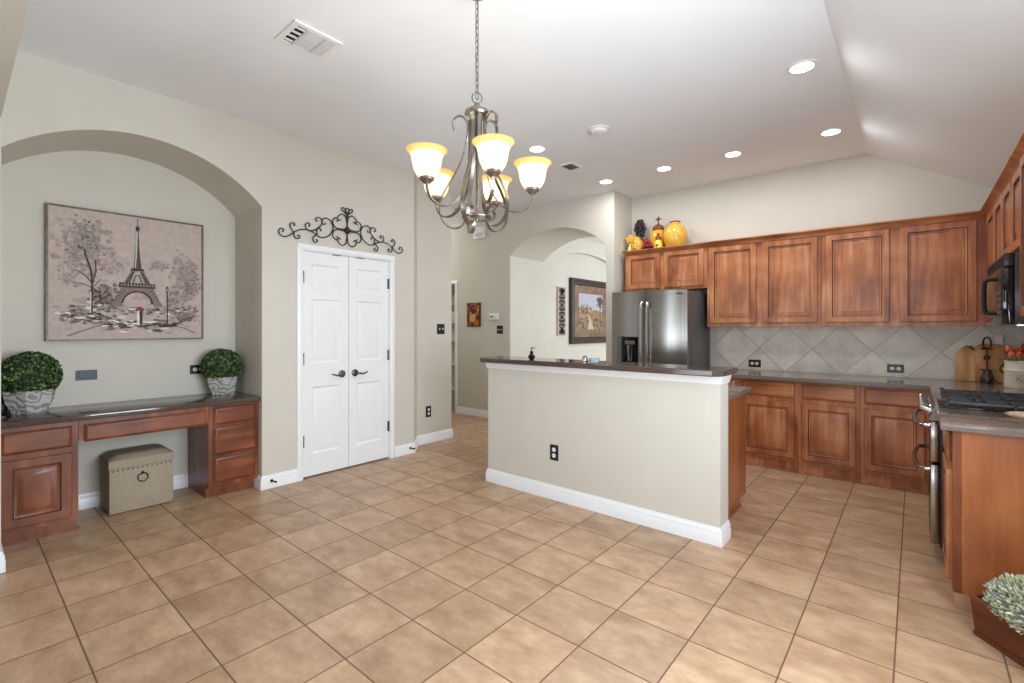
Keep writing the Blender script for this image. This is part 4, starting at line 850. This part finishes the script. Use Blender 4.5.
m = MB(); m.box(3.026, 3.05, -0.165, -0.134, 0.075, 0.825); m.build('corner_stile', 'dv', t)
m = MB(); m.box(3.034, 3.52, RW+0.003, -0.140, 0, 0.074); m.build('plinth', 'floor', t)
front('drawer', t, (3.06, -0.134), (1, 0, 0), 0.41, 0.675, 0.805, (0, 1, 0), 'wx', 0); front('cabinet_door', t, (3.06, -0.134), (1, 0, 0), 0.41, 0.115, 0.635, (0, 1, 0), 'wv', 1)

# ================================================================ RANGE
A0, A1 = 3.535, 4.285
t = thing('gas_range', 'stainless double-oven gas range with black grates', 'range', (3.88, -0.4, 0))
MB().box(A0, A1, RW+0.014, -0.105, 0.09, 0.862).build('range_body', 'black', t)
MB().box(A0+0.01, A1-0.01, RW+0.03, -0.14, 0, 0.09).build('kick', 'gap', t)
m = MB(); m.rbox(A0, A1, RW+0.014, -0.10, 0.862, 0.878, 0.003); m.build('cooktop', 'black_gloss', t)
m = MB(); m.prism([(-0.105, 0.79), (-0.062, 0.79), (-0.060, 0.80), (-0.088, 0.870), (-0.105, 0.876)], 'x', A0+0.002, A1); cp = m.build('control_panel', 'steel', t)
nk = Vector((0, 0.068, 0.037)).normalized()
for k in range(5):
    m = MB(); c = Vector((A0+0.09+k*(A1-A0-0.18)/4, -0.070, 0.833)); m.lathe([(0, 0), (0.026, 0), (0.026, 0.008), (0.021, 0.012), (0.019, 0.05), (0.015, 0.055), (0, 0.055)], c, 18, d=nk); m.build('knob', 'chrome', cp)
for z0, z1, hz in ((0.56, 0.785, 0.755), (0.105, 0.545, 0.51)):
    m = MB(); m.rbox(A0+0.002, A1-0.002, -0.104, -0.065, z0, z1, 0.006); d_ = m.build('oven_door', 'steel', t)
    MB().rbox(A0+0.09, A1-0.09, -0.068, -0.0635, z0+0.03, z1-0.075, 0.002).build('oven_window', 'black_gloss', d_)
    m = MB(); m.tube(spline([(A0+0.03, -0.066, hz), (A0+0.045, -0.03, hz), (A0+0.12, -0.008, hz), ((A0+A1)/2, 0.004, hz), (A1-0.12, -0.008, hz), (A1-0.045, -0.03, hz), (A1-0.03, -0.066, hz)], 6), 0.0125, 10); m.build('handle', 'steel', d_)
for k in range(3):
    x0 = A0+0.03+k*0.234; x1 = x0+0.226; y0, y1 = RW+0.07, -0.135; zc = 0.897; m = MB(); hb = 0.0055
    def bar(p, q):
        m.tube([p, q], hb, 4)
    for y in (y0, y1): m.box(x0, x1, y-hb, y+hb, zc-hb*1.2, zc+hb)
    for x in (x0, x1): m.box(x-hb, x+hb, y0, y1, zc-hb*1.2, zc+hb)
    ym = (y0+y1)/2; xm = (x0+x1)/2; m.box(x0, x1, ym-hb, ym+hb, zc-hb*1.2, zc+hb)
    for yc in ((y0+ym)/2, (ym+y1)/2):
        m.box(x0, x0+0.075, yc-hb, yc+hb, zc-hb*1.4, zc+hb*1.5); m.box(x1-0.075, x1, yc-hb, yc+hb, zc-hb*1.4, zc+hb*1.5)
        m.box(xm-hb, xm+hb, yc+0.035, yc+0.125, zc-hb*1.4, zc+hb*1.5); m.box(xm-hb, xm+hb, yc-0.125, yc-0.035, zc-hb*1.4, zc+hb*1.5)
    for x in (x0, x1):
        for y in (y0, ym, y1): m.box(x-hb, x+hb, y-hb, y+hb, 0.878, zc); m.lathe([(0.012, zc), (0.010, zc+0.014), (0, zc+0.015)], (x, y, 0), 8)
    m.build('grate', 'cast', t)
    for yc in ((y0+ym)/2, (ym+y1)/2):
        MB().lathe([(0, 0.878), (0.05, 0.878), (0.05, 0.886), (0.036, 0.888), (0.036, 0.896), (0, 0.897)], (xm, yc, 0), 20).build('burner', 'cast', t)

# ================================================================ MICROWAVE
t = thing('microwave', 'black over-the-range microwave with bow handle', 'microwave', (3.88, -0.54, 1.315))
MB().rbox(A0, A1, RW+0.005, -0.39, 1.325, 1.695, 0.004).build('casing', 'black', t)
m = MB(); m.rbox(A0+0.0, A1-0.0, -0.392, -0.345, 1.325, 1.62, 0.008); md = m.build('door', 'black_gloss', t)
m = MB(); m.rbox(A0, A1, -0.392, -0.352, 1.623, 1.695, 0.006); vt = m.build('vent_grille', 'black', t)
m = MB(); [m.box(A0+0.03, A1-0.03, -0.353, -0.349, 1.637+k*0.012, 1.642+k*0.012) for k in range(4)]; m.build('slots', 'gap', vt)
m = MB(); hx = A0+0.20; m.tube(spline([(hx, -0.347, 1.575), (hx, -0.305, 1.57), (hx, -0.296, 1.55), (hx, -0.294, 1.48), (hx, -0.296, 1.41), (hx, -0.305, 1.39), (hx, -0.347, 1.385)], 5), 0.011, 8); m.build('handle', 'black', md)
m = MB(); m.box(A0+0.02, A0+0.17, -0.3455, -0.343, 1.36, 1.6); kp = m.build('control_panel', 'black', t)
m = MB(); [m.box(A0+0.04+i*0.04, A0+0.065+i*0.04, -0.343, -0.341, 1.38+j*0.035, 1.40+j*0.035) for i in range(3) for j in range(4)]; m.build('keypad', 'steel_side', kp)
MB().box(A0+0.02, A1-0.02, RW+0.05, -0.40, 1.316, 1.325).build('underside_panel', 'steel', t)

# ================================================================ CERAMICS ON THE WALL CABINETS
ZT = UT+0.001
t = thing('ceramic_jar', 'large yellow ceramic jar at the right of the cabinet-top group', 'jar', (5.34, 2.085, ZT)); m = MB()
m.lathe([(0, 0), (0.075, 0), (0.10, 0.04), (0.128, 0.12), (0.132, 0.17), (0.118, 0.235), (0.085, 0.28), (0.058, 0.295), (0.052, 0.30), (0.056, 0.318), (0.046, 0.318), (0.04, 0.30), (0, 0.29)], n=28); m.build('body', 'yellow', t, local=True)
m = MB(); m.lathe([(0.054, 0.312), (0.060, 0.322), (0.056, 0.328), (0.044, 0.322)], n=24); m.build('rim', 'rust', t, local=True)
m = MB()
for k in range(7): m.lathe([(0, 0), (0.016, 0.0), (0.012, 0.006), (0, 0.007)], (-0.118+0.004*abs(k-3), 0.016*(k-3)*1.3, 0.14+0.02*sin(k)), 8, d=(-1, 0, 0.1))
m.build('relief_flowers', 'yellow2', t, local=True)
t = thing('lidded_canister', 'tall amber canister with rust lid and cross finial', 'canister', (5.40, 2.31, ZT)); m = MB()
m.lathe([(0, 0), (0.08, 0), (0.10, 0.06), (0.108, 0.14), (0.10, 0.21), (0.075, 0.255), (0.06, 0.265), (0, 0.265)], n=24); m.build('body', 'yellow2', t, local=True)
m = MB(); m.lathe([(0.064, 0.266), (0.068, 0.275), (0.066, 0.30), (0.045, 0.325), (0.018, 0.335), (0.012, 0.35), (0, 0.35)], n=20); m.build('lid', 'rust', t, local=True)
m = MB(); m.box(-0.006, 0.006, -0.009, 0.009, 0.35, 0.43); m.box(-0.006, 0.006, -0.034, 0.034, 0.388, 0.406); m.build('cross_finial', 'rust', t, local=True)
t = thing('flower_bottle', 'small lemon yellow bottle with a starfish-shaped top at the far left', 'figurine', (5.32, 2.655-0.03, ZT)); m = MB()
m.lathe([(0, 0), (0.038, 0), (0.042, 0.03), (0.034, 0.075), (0.018, 0.10), (0.014, 0.13), (0.02, 0.14), (0, 0.142)], n=16); m.build('body', 'lemon', t, local=True)
m = MB(); pts = []
for k in range(10): a = pi/2+2*pi*k/10; r = 0.075 if k % 2 == 0 else 0.045; pts.append((r*cos(a)*0.95, 0.19+r*0.8*sin(a)))
m.prism(pts, 'x', -0.015, 0.015); m.build('star_top', 'yellow', t, local=True)
t = thing('ceramic_jug', 'small round yellow jug with rust dots in the cabinet-top group', 'jug', (5.31, 2.535, ZT)); m = MB()
m.lathe([(0, 0), (0.05, 0), (0.07, 0.04), (0.078, 0.09), (0.07, 0.14), (0.045, 0.172), (0.036, 0.18), (0.04, 0.198), (0.032, 0.198), (0.03, 0.18), (0, 0.175)], n=22); m.build('body', 'yellow', t, local=True)
m = MB(); m.tube(spline([(0, -0.04, 0.185), (-0.01, -0.085, 0.17), (-0.01, -0.098, 0.12), (0, -0.074, 0.07)], 4), 0.008, 8); m.build('handle', 'rust', t, local=True)
m = MB()
for u, v in ((-.3, .12), (.25, .14), (.5, .09), (-.5, .08), (.05, .06), (-.15, .05), (.1, .12)): m.lathe([(0, 0), (0.008, 0), (0.006, 0.003), (0, 0.004)], (-0.076*cos(u), 0.076*sin(u), v), 8, d=(-cos(u), sin(u), 0))
m.build('glaze_dots', 'rust', t, local=True)
t = thing('grape_bottle', 'brown bottle crowned by a dark grape cluster', 'bottle', (5.468, 2.575, ZT)); m = MB()
m.lathe([(0, 0), (0.055, 0), (0.062, 0.10), (0.058, 0.19), (0.03, 0.235), (0.024, 0.30), (0, 0.30)], n=18); m.build('body', 'rust', t, local=True)
m = MB()
for k in range(150):
    zz = random.uniform(0.19, 0.43); w_ = (0.062*(1-abs(zz-0.32)/0.15)+0.012)*sqrt(random.uniform(0.2, 1)); a = random.uniform(0, 2*pi); c = Vector((w_*cos(a)*0.9-0.015, w_*sin(a)-0.01, zz))
    m.lathe([(0.0165*sin(q), -0.0165*cos(q)) for q in [pi*j/6 for j in range(7)]], c, 8)
m.build('grapes', 'grape_dark', t, local=True)
t = thing('grape_cluster', 'red glass grape cluster between the jug and the tall canister', 'decor', (5.29, 2.395, ZT)); m = MB()
for k in range(90):
    zz = random.uniform(0.015, 0.14); w_ = 0.085*(1-zz/0.17)+0.01; a = random.uniform(0, 2*pi); rr = random.uniform(0.5, 1)
    m.lathe([(0.0155*sin(q), -0.0155*cos(q)) for q in [pi*j/6 for j in range(7)]], Vector((w_*cos(a)*0.5*rr, w_*sin(a)*rr, zz)), 8)
m.build('grapes', 'grape_red', t, local=True)
m = MB(); m.tube([(0, 0, 0.13), (0.005, 0.005, 0.17)], 0.004, 6); m.build('stalk', 'rust', t, local=True)
t = thing('small_bottle', 'small cream bottle with dark leaf motif and brown stopper', 'bottle', (5.27, 2.255, ZT)); m = MB()
m.lathe([(0, 0), (0.042, 0), (0.046, 0.04), (0.046, 0.09), (0.03, 0.12), (0.02, 0.13), (0, 0.13)], n=18); m.build('body', 'lemon', t, local=True)
m = MB(); m.lathe([(0.022, 0.13), (0.034, 0.14), (0.03, 0.165), (0.012, 0.18), (0.012, 0.19), (0.018, 0.2), (0, 0.21)], n=14); m.build('stopper', 'rust', t, local=True)
m = MB()
for k in range(5): a = pi/2+(k-2)*0.8; m.prism([(0.004*cos(a+1.57), 0.062+0.004*sin(a+1.57)), (0.022*cos(a), 0.062+0.022*sin(a)), (0.004*cos(a-1.57), 0.062+0.004*sin(a-1.57))], 'x', -0.050, -0.045)
m.box(-0.050, -0.045, -0.002, 0.002, 0.035, 0.062); m.build('leaf_motif', 'leaf2', t, local=True)

# ================================================================ ON THE COUNTER BY THE RANGE
CT = 0.8685
def board(label, b0, b1, h, rtop, mt, lean, a_base, notch=False):
    t = thing('cutting_board', label, 'cutting board', (a_base, (b0+b1)/2, CT)); w2 = (b1-b0)/2; pts = [(-w2, 0.0), (w2, 0.0)]
    for k in range(9): q = pi/2*k/8; pts.append((w2-rtop+rtop*cos(q), h-rtop+rtop*sin(q)))
    for k in range(9): q = pi/2+pi/2*k/8; pts.append((-w2+rtop+rtop*cos(q), h-rtop+rtop*sin(q)))
    m = MB(); m.prism(pts, 'x', -0.009, 0.009); m.v = [(x+z*lean, y, z+(0.009*lean if True else 0)) for x, y, z in m.v]
    o = m.build('board', mt, t, local=True)
    m = MB(); [m.tube([(-0.0095+z*lean, y*0.0+yy, z), (-0.0095+(z+0.0)*lean, yy, z)], 0.001, 4) for z in () for yy in ()]
    return t, o
t, o = board('pale acacia cutting board at the left of the two leaning boards', -0.42, -0.258, 0.290, 0.10, 'acacia', 0.20, 5.44)
m = MB(); m.tube([(0.02, -0.05, 0.10), (0.04, -0.05, 0.20)], 0.004, 6); m.build('edge_inlay', 'slice', t, local=True)
t, o = board('darker acacia cutting board behind the iron bottle stand', -0.545, -0.375, 0.31, 0.05, 'acacia2', 0.20, 5.40)
m = MB(); m.tube([(0.062-0.012, 0.035, 0.27), (0.062-0.014, 0.035, 0.28)], 0.012, 8); m.build('hang_hole', 'gap', t, local=True)
t = thing('bottle_stand', 'dark iron stand with loop top and hammered glass base', 'decor', (5.30, -0.435, CT)); m = MB()
m.lathe([(0, 0), (0.036, 0), (0.042, 0.010), (0.043, 0.035), (0.034, 0.070), (0.026, 0.095), (0.030, 0.108), (0.014, 0.114), (0, 0.114)], n=18); m.build('glass_base', 'hammered', t, local=True)
m = MB(); m.tube([(0, 0, 0.114), (0, 0, 0.275)], 0.0045, 8); m.lathe([(0, -0.006), (0.019, -0.005), (0.022, 0), (0.019, 0.005), (0, 0.006)], (0, 0, 0.205), 14, d=(1, 0, 0)); m.tube([(0, 0, 0.108), (-0.01, 0.034, 0.112), (-0.01, 0.044, 0.104)], 0.004, 6); m.tube([(0, -0.032, 0.27), (0, 0, 0.274), (0, 0.032, 0.27)], 0.004, 6); m.build('stem', 'iron', t, local=True)
m = MB(); m.tube([(0, 0.022*cos(a)*(1.15 if sin(a) < 0 else 1), 0.322+0.044*sin(a)) for a in [2*pi*k/22 for k in range(22)]], 0.006, 8, closed=True); m.build('loop_handle', 'iron', t, local=True)
t = thing('white_spatula', 'white utensil poking up behind the darker cutting board', 'utensil', (5.485, -0.515, CT)); m = MB()
m.rbox(-0.006, 0.006, -0.026, 0.026, 0.30, 0.385, 0.005); m.build('blade', 'plastic_white', t, local=True); MB().tube([(0, 0, 0.0), (0, 0, 0.30)], 0.007, 8).build('handle', 'plastic_white', t, local=True)
CK = (5.06, -0.592)
t = thing('stoneware_crock', 'cream stoneware crock holding tulips, lettered K', 'crock', (CK[0], CK[1], CT)); m = MB()
m.lathe([(0, 0), (0.084, 0), (0.089, 0.01), (0.089, 0.122), (0.092, 0.127), (0.092, 0.134), (0.088, 0.138), (0.085, 0.182), (0.092, 0.196), (0.089, 0.202), (0.080, 0.201), (0.078, 0.06), (0, 0.06)], n=32); m.build('body', 'cream', t, local=True)
m = MB(); cd = math.atan2(-CK[1], -CK[0])
def on_crock(u, z, d=0.0896): a = cd-0.22+u/0.089; return (d*cos(a), d*sin(a), z)
def stroke(u0, z0, u1, z1): m.tube([on_crock(u0+(u1-u0)*k/4, z0+(z1-z0)*k/4) for k in range(5)], 0.0028, 5)
stroke(0.0, 0.05, 0.0, 0.098); stroke(0.0, 0.07, 0.026, 0.098); stroke(0.007, 0.078, 0.028, 0.05)
m.build('letter', 'cream_dark', t, local=True)
for s_ in (1,):
    m = MB(); hang = cd-pi/2*0.95; m.tube([(0.088*cos(hang)+0.02*cos(hang)*sin(pi*k/8), 0.088*sin(hang)+0.02*sin(hang)*sin(pi*k/8), 0.10+0.07*k/8) for k in range(9)], 0.006, 6); m.build('handle', 'iron', t, local=True)
def tulip(label, loc, h, col, rz):
    t = thing('tulip', label, 'flower', loc, 'tulips in the stoneware crock', rz=rz)
    MB().tube([(0, 0, 0), (0.004, 0, h*0.5), (0.0, 0, h)], 0.004, 6).build('stem', 'stem', t, local=True)
    m = MB()
    for k in range(6):
        a = pi/3*k; r_ = 0.016 if k % 2 else 0.019; d = Vector((cos(a), sin(a), 0)); sd = Vector((-sin(a), cos(a), 0)); rows = []
        for f, rr, ww in ((0, 0.003, 0.004), (0.25, r_, 0.014), (0.55, r_*1.1, 0.016), (0.85, r_*0.85, 0.009), (1.0, r_*0.55, 0.001)):
            c = d*rr+Vector((0, 0, h+f*0.052)); rows.append([c-sd*ww-d*0.003, c, c+sd*ww-d*0.003])
        o_ = len(m.v); m.v += [tuple(p_) for r in rows for p_ in r]
        for i in range(4):
            for j in range(2): m.f.append([o_+i*3+j, o_+i*3+j+1, o_+i*3+4+j, o_+i*3+3+j]); m.m.append(0)
    m.build('bloom', col, t, local=True)
    m = MB()
    for s_ in (1, -1):
        rows = []
        for k in range(6):
            f = k/5; c = Vector((s_*(0.004+0.050*f*f+0.012*f), 0.012*s_*f, 0.098+0.10*f-0.062*f**3)); w_ = 0.016*sin(pi*min(1, f*0.9+0.1))+0.001; rows.append([c-Vector((0, w_, 0)), c-Vector((0, 0, 0.003)), c+Vector((0, w_, 0))])
        o_ = len(m.v); m.v += [tuple(p_) for r in rows for p_ in r]
        for i in range(5):
            for j in range(2): m.f.append([o_+i*3+j, o_+i*3+j+1, o_+i*3+4+j, o_+i*3+3+j]); m.m.append(0)
    m.build('leaf', 'stem', t, local=True); return t
ring = [('coral', 'left edge of the crock, foremost'), ('coral', 'left edge of the crock, second from front'), ('red', 'left edge of the crock, rearmost'), ('red', 'crock centre, front'), ('red', 'crock centre, tallest'), ('coral', 'crock centre, rear'), ('coral', 'front rim of the crock'), ('red', 'front rim of the crock, right part'), ('coral', 'right edge of the crock'), ('red', 'rear right of the crock'), ('coral', 'rear rim of the crock')]
for k, (cl, ps) in enumerate(ring):
    if k < 3: a = cd-0.75-0.5*k; r_ = 0.066
    elif k < 6: a = cd+2.1*(k-3); r_ = 0.024
    else: a = cd-0.1+0.75*(k-6); r_ = 0.064
    tulip(cl+' tulip at '+ps, (CK[0]+r_*cos(a), CK[1]+r_*sin(a), CT+0.0615), 0.168+0.014*((k*5) % 3)-(0.012 if k in (6, 0) else 0)+(0.02 if k == 4 else 0), 'tulip_r' if cl == 'red' else 'tulip_o', k*1.3)
t = thing('wood_slice', 'round pale wood slice with bark edge on the near countertop', 'trivet', (3.415, -0.45, CT)); m = MB()
m.lathe([(0, 0), (0.099, 0), (0.102, 0.008), (0.098, 0.014), (0, 0.014)], n=30); m.build('slice', 'slice', t, local=True)
m = MB(); m.tube([((0.102+0.003*sin(k*1.7))*cos(2*pi*k/36), (0.102+0.003*sin(k*1.7))*sin(2*pi*k/36), 0.008) for k in range(36)], 0.006, 6, closed=True); m.build('bark', 'bark', t, local=True)

# ================================================================ PLANTER
u_ = Vector((-0.77, -0.64, 0)).normalized()
t = thing('planter_trough', 'wooden trough of pale sage-like foliage on floor by the cabinet end', 'planter', (2.82, -0.195, 0), rz=math.atan2(u_.y, u_.x)); m = MB()
Lh, Wd = 0.52, 0.17; fl = 0.012
out0 = [(0, 0), (Lh, 0), (Lh, Wd), (0, Wd)]
def rect(i, z): return [(-i, -i, z), (Lh+i, -i, z), (Lh+i, Wd+i, z), (-i, Wd+i, z)]
lv = [rect(0, 0.012), rect(fl, 0.165), rect(fl-0.012, 0.165), rect(-0.010, 0.03)]
for r in lv: m.v += r
for i in range(3):
    for k in range(4): m.f.append([i*4+k, i*4+(k+1) % 4, i*4+4+(k+1) % 4, i*4+4+k]); m.m.append(0)
m.f += [[3, 2, 1, 0], [12, 13, 14, 15]]; m.m += [0, 0]; m.build('trough', 'trough', t, local=True)
MB().rbox(-0.006, Lh+0.006, -0.006, Wd+0.006, 0, 0.018, 0.004).build('base_rail', 'trough', t, local=True)
m = MB()
for k in range(4200):
    z = random.uniform(-0.05, 1); th = random.uniform(0, 2*pi); r = sqrt(max(0, 1-z*z)); d = Vector((r*cos(th), r*sin(th), z))
    p_ = Vector((0.265, Wd/2, 0.160))+Vector((d.x*0.280, d.y*0.135, d.z*0.165))*random.uniform(0.82, 1.0)
    up = (d+Vector((0, 0, 0.35))+Vector([random.gauss(0, 0.4) for _ in range(3)])).normalized(); s2 = up.orthogonal().normalized(); a = random.uniform(0, 2*pi); s2 = s2*cos(a)+up.cross(s2)*sin(a); nn = up.cross(s2)
    ln = random.uniform(0.014, 0.026); wd = 0.0056
    m.add([p_, p_+up*ln*0.5+s2*wd+nn*0.001, p_+up*ln, p_+up*ln*0.5-s2*wd+nn*0.001, p_+up*ln*0.5-nn*0.0015], [(0, 1, 4), (1, 2, 4), (2, 3, 4), (3, 0, 4)], random.choice([0, 0, 0, 0, 1, 1, 2, 2]))
m.lathe([(sin(q), -cos(q)) for q in [pi/2*j/6+pi/2 for j in range(7)]], n=16, mi=1); 
k0 = 16*7; m.v[-k0:] = [(0.265+x*0.235, Wd/2+y*0.10, 0.155+z*0.135) for x, y, z in m.v[-k0:]]
m.build('foliage', ['sage1', 'sage2', 'sage3'], t, local=True)

# ================================================================ PICTURES BEYOND
def pic_frame(m, x, b0, b1, z0, z1, w_, d): pass
t = thing('pumpkin_picture', 'small canvas print of pumpkins on the hall wall', 'picture', (AW, 5.04, 1.335))
cv = MB().box(AW-0.022, AW, 4.905, 5.175, 1.335, 1.69).build('canvas', 'p_pbrown', t)
p = Paint(5.175, 1.335, 0.27, 0.355, AW-0.022, u=(0, -1, 0))
PB, PU, PC, PR, PD = range(5)
for _ in range(90): p.blob(random.uniform(.05, .95), random.uniform(.55, .97), random.uniform(.03, .07), random.choice([PU, PR, PC, PD, PB]))
def pumpkin(u, v, r, mi):
    for k in range(-3, 4): p.poly([(u+k*r*0.27+0.2*r*cos(a), v+0.8*r*sin(a)) for a in [2*pi*q/12 for q in range(12)]], mi if k % 2 else PC if mi == PC else PU)
    p.line([(u, v+0.75*r), (u+.02, v+1.1*r)], .03, PD)
pumpkin(.45, .36, .24, PC); pumpkin(.75, .16, .17, PU); pumpkin(.2, .12, .13, PR); pumpkin(.8, .55, .11, PU)
p.m.build('print', ['p_pbrown', 'p_pumpkin', 'p_pcream', 'p_pred', 'p_dark'], cv)
DP = DB
t = thing('scroll_panel', 'narrow taupe panel with black iron scrollwork in the dining room', 'wall decor', (6.36, DP, 1.19))
q0_, q1_, z0_, z1_ = 6.335, 6.575, 1.195, 1.985
MB().box(q0_, q1_, DP-0.02, DP-0.001, z0_, z1_).build('panel', 'p_pale', t)
m = MB(); cxp = (q0_+q1_)/2
def sq(u, v): return (cxp+u, DP-0.028, z0_+v)
for k in range(4):
    zc = 0.11+k*0.19
    for s_ in (1, -1):
        for vs_ in (1, -1): m.tube([sq(s_*u, zc+vs_*v) for u, v, _ in spline([(0.004, 0.0, 0), (0.045, 0.02, 0), (0.07, 0.055, 0), (0.045, 0.085, 0), (0.022, 0.065, 0), (0.04, 0.05, 0)], 3)], 0.0065, 5)
    m.lathe([(0, -0.05), (0.014, 0), (0, 0.05)], sq(0, zc), 8)
m.tube([sq(0, 0.04), sq(0, 0.75)], 0.0055, 6)
for v in (0.065, 0.725): m.lathe([(0, -0.05), (0.035, 0), (0, 0.05)], sq(0, v), 8)
m.build('scrollwork', 'iron', t)
fa0, fa1, fz0, fz1 = 6.70, 7.99, 1.05, 2.16
t = thing('framed_landscape', 'large dark framed landscape picture in the dining room', 'picture', ((fa0+fa1)/2, DP, fz0))
m = MB(); RF_ = [(0, 0.0), (0, 0.055), (0.03, 0.06), (0.06, 0.045), (0.09, 0.05), (0.11, 0.03)]
m.panel((fa0, DP-0.001, fz0), (1, 0, 0), (0, 0, 1), (0, -1, 0), fa1-fa0, fz1-fz0, RF_); m.build('frame', 'frame_dark', t)
m = MB(); m.panel((fa0+0.11, DP-0.031, fz0+0.11), (1, 0, 0), (0, 0, 1), (0, -1, 0), fa1-fa0-0.22, fz1-fz0-0.22, [(0, 0), (0, 0.003), (0.02, 0.006), (0.12, 0.006), (0.13, 0.003)]); mb_ = m.build('mat_board', 'matboard', t)
p = Paint(fa0+0.245, fz0+0.245, fa1-fa0-0.49, fz1-fz0-0.49, DP-0.036)
SK, HI, GO, OL, PT, DK2 = range(6)
p.poly([(0, .45), (1, .45), (1, 1), (0, 1)], SK); p.poly([(0, 0), (1, 0), (1, .5), (.7, .56), (.4, .5), (.2, .62), (0, .58)], HI)
for _ in range(70): p.blob(random.uniform(.02, .55), random.uniform(.30, .62), random.uniform(.02, .05), random.choice([GO, HI, OL, GO]))
for _ in range(70): p.blob(random.uniform(.02, .98), random.uniform(.02, .3), random.uniform(.02, .05), random.choice([OL, HI, DK2, OL]))
p.poly([(.35, 0), (.62, 0), (.5, .28), (.40, .42), (.36, .42), (.43, .26)], PT)
for u in (.12, .2, .3, .36): p.poly([(u-.025, .45), (u+.025, .45), (u+.012, .68), (u, .74), (u-.012, .68)], OL)
for _ in range(70): p.blob(random.gauss(.88, .06), random.gauss(.82, .08), random.uniform(.02, .05), random.choice([OL, DK2]))
p.line([(.9, .1), (.9, .8)], .03, DK2)
p.m.build('landscape_print', ['p_sky', 'p_hill', 'p_gold', 'p_olive', 'p_path', 'p_dark'], mb_)
MB().box(fa0+0.11, fa1-0.11, DP-0.043, DP-0.041, fz0+0.11, fz1-0.11).build('glazing', 'pane', t)
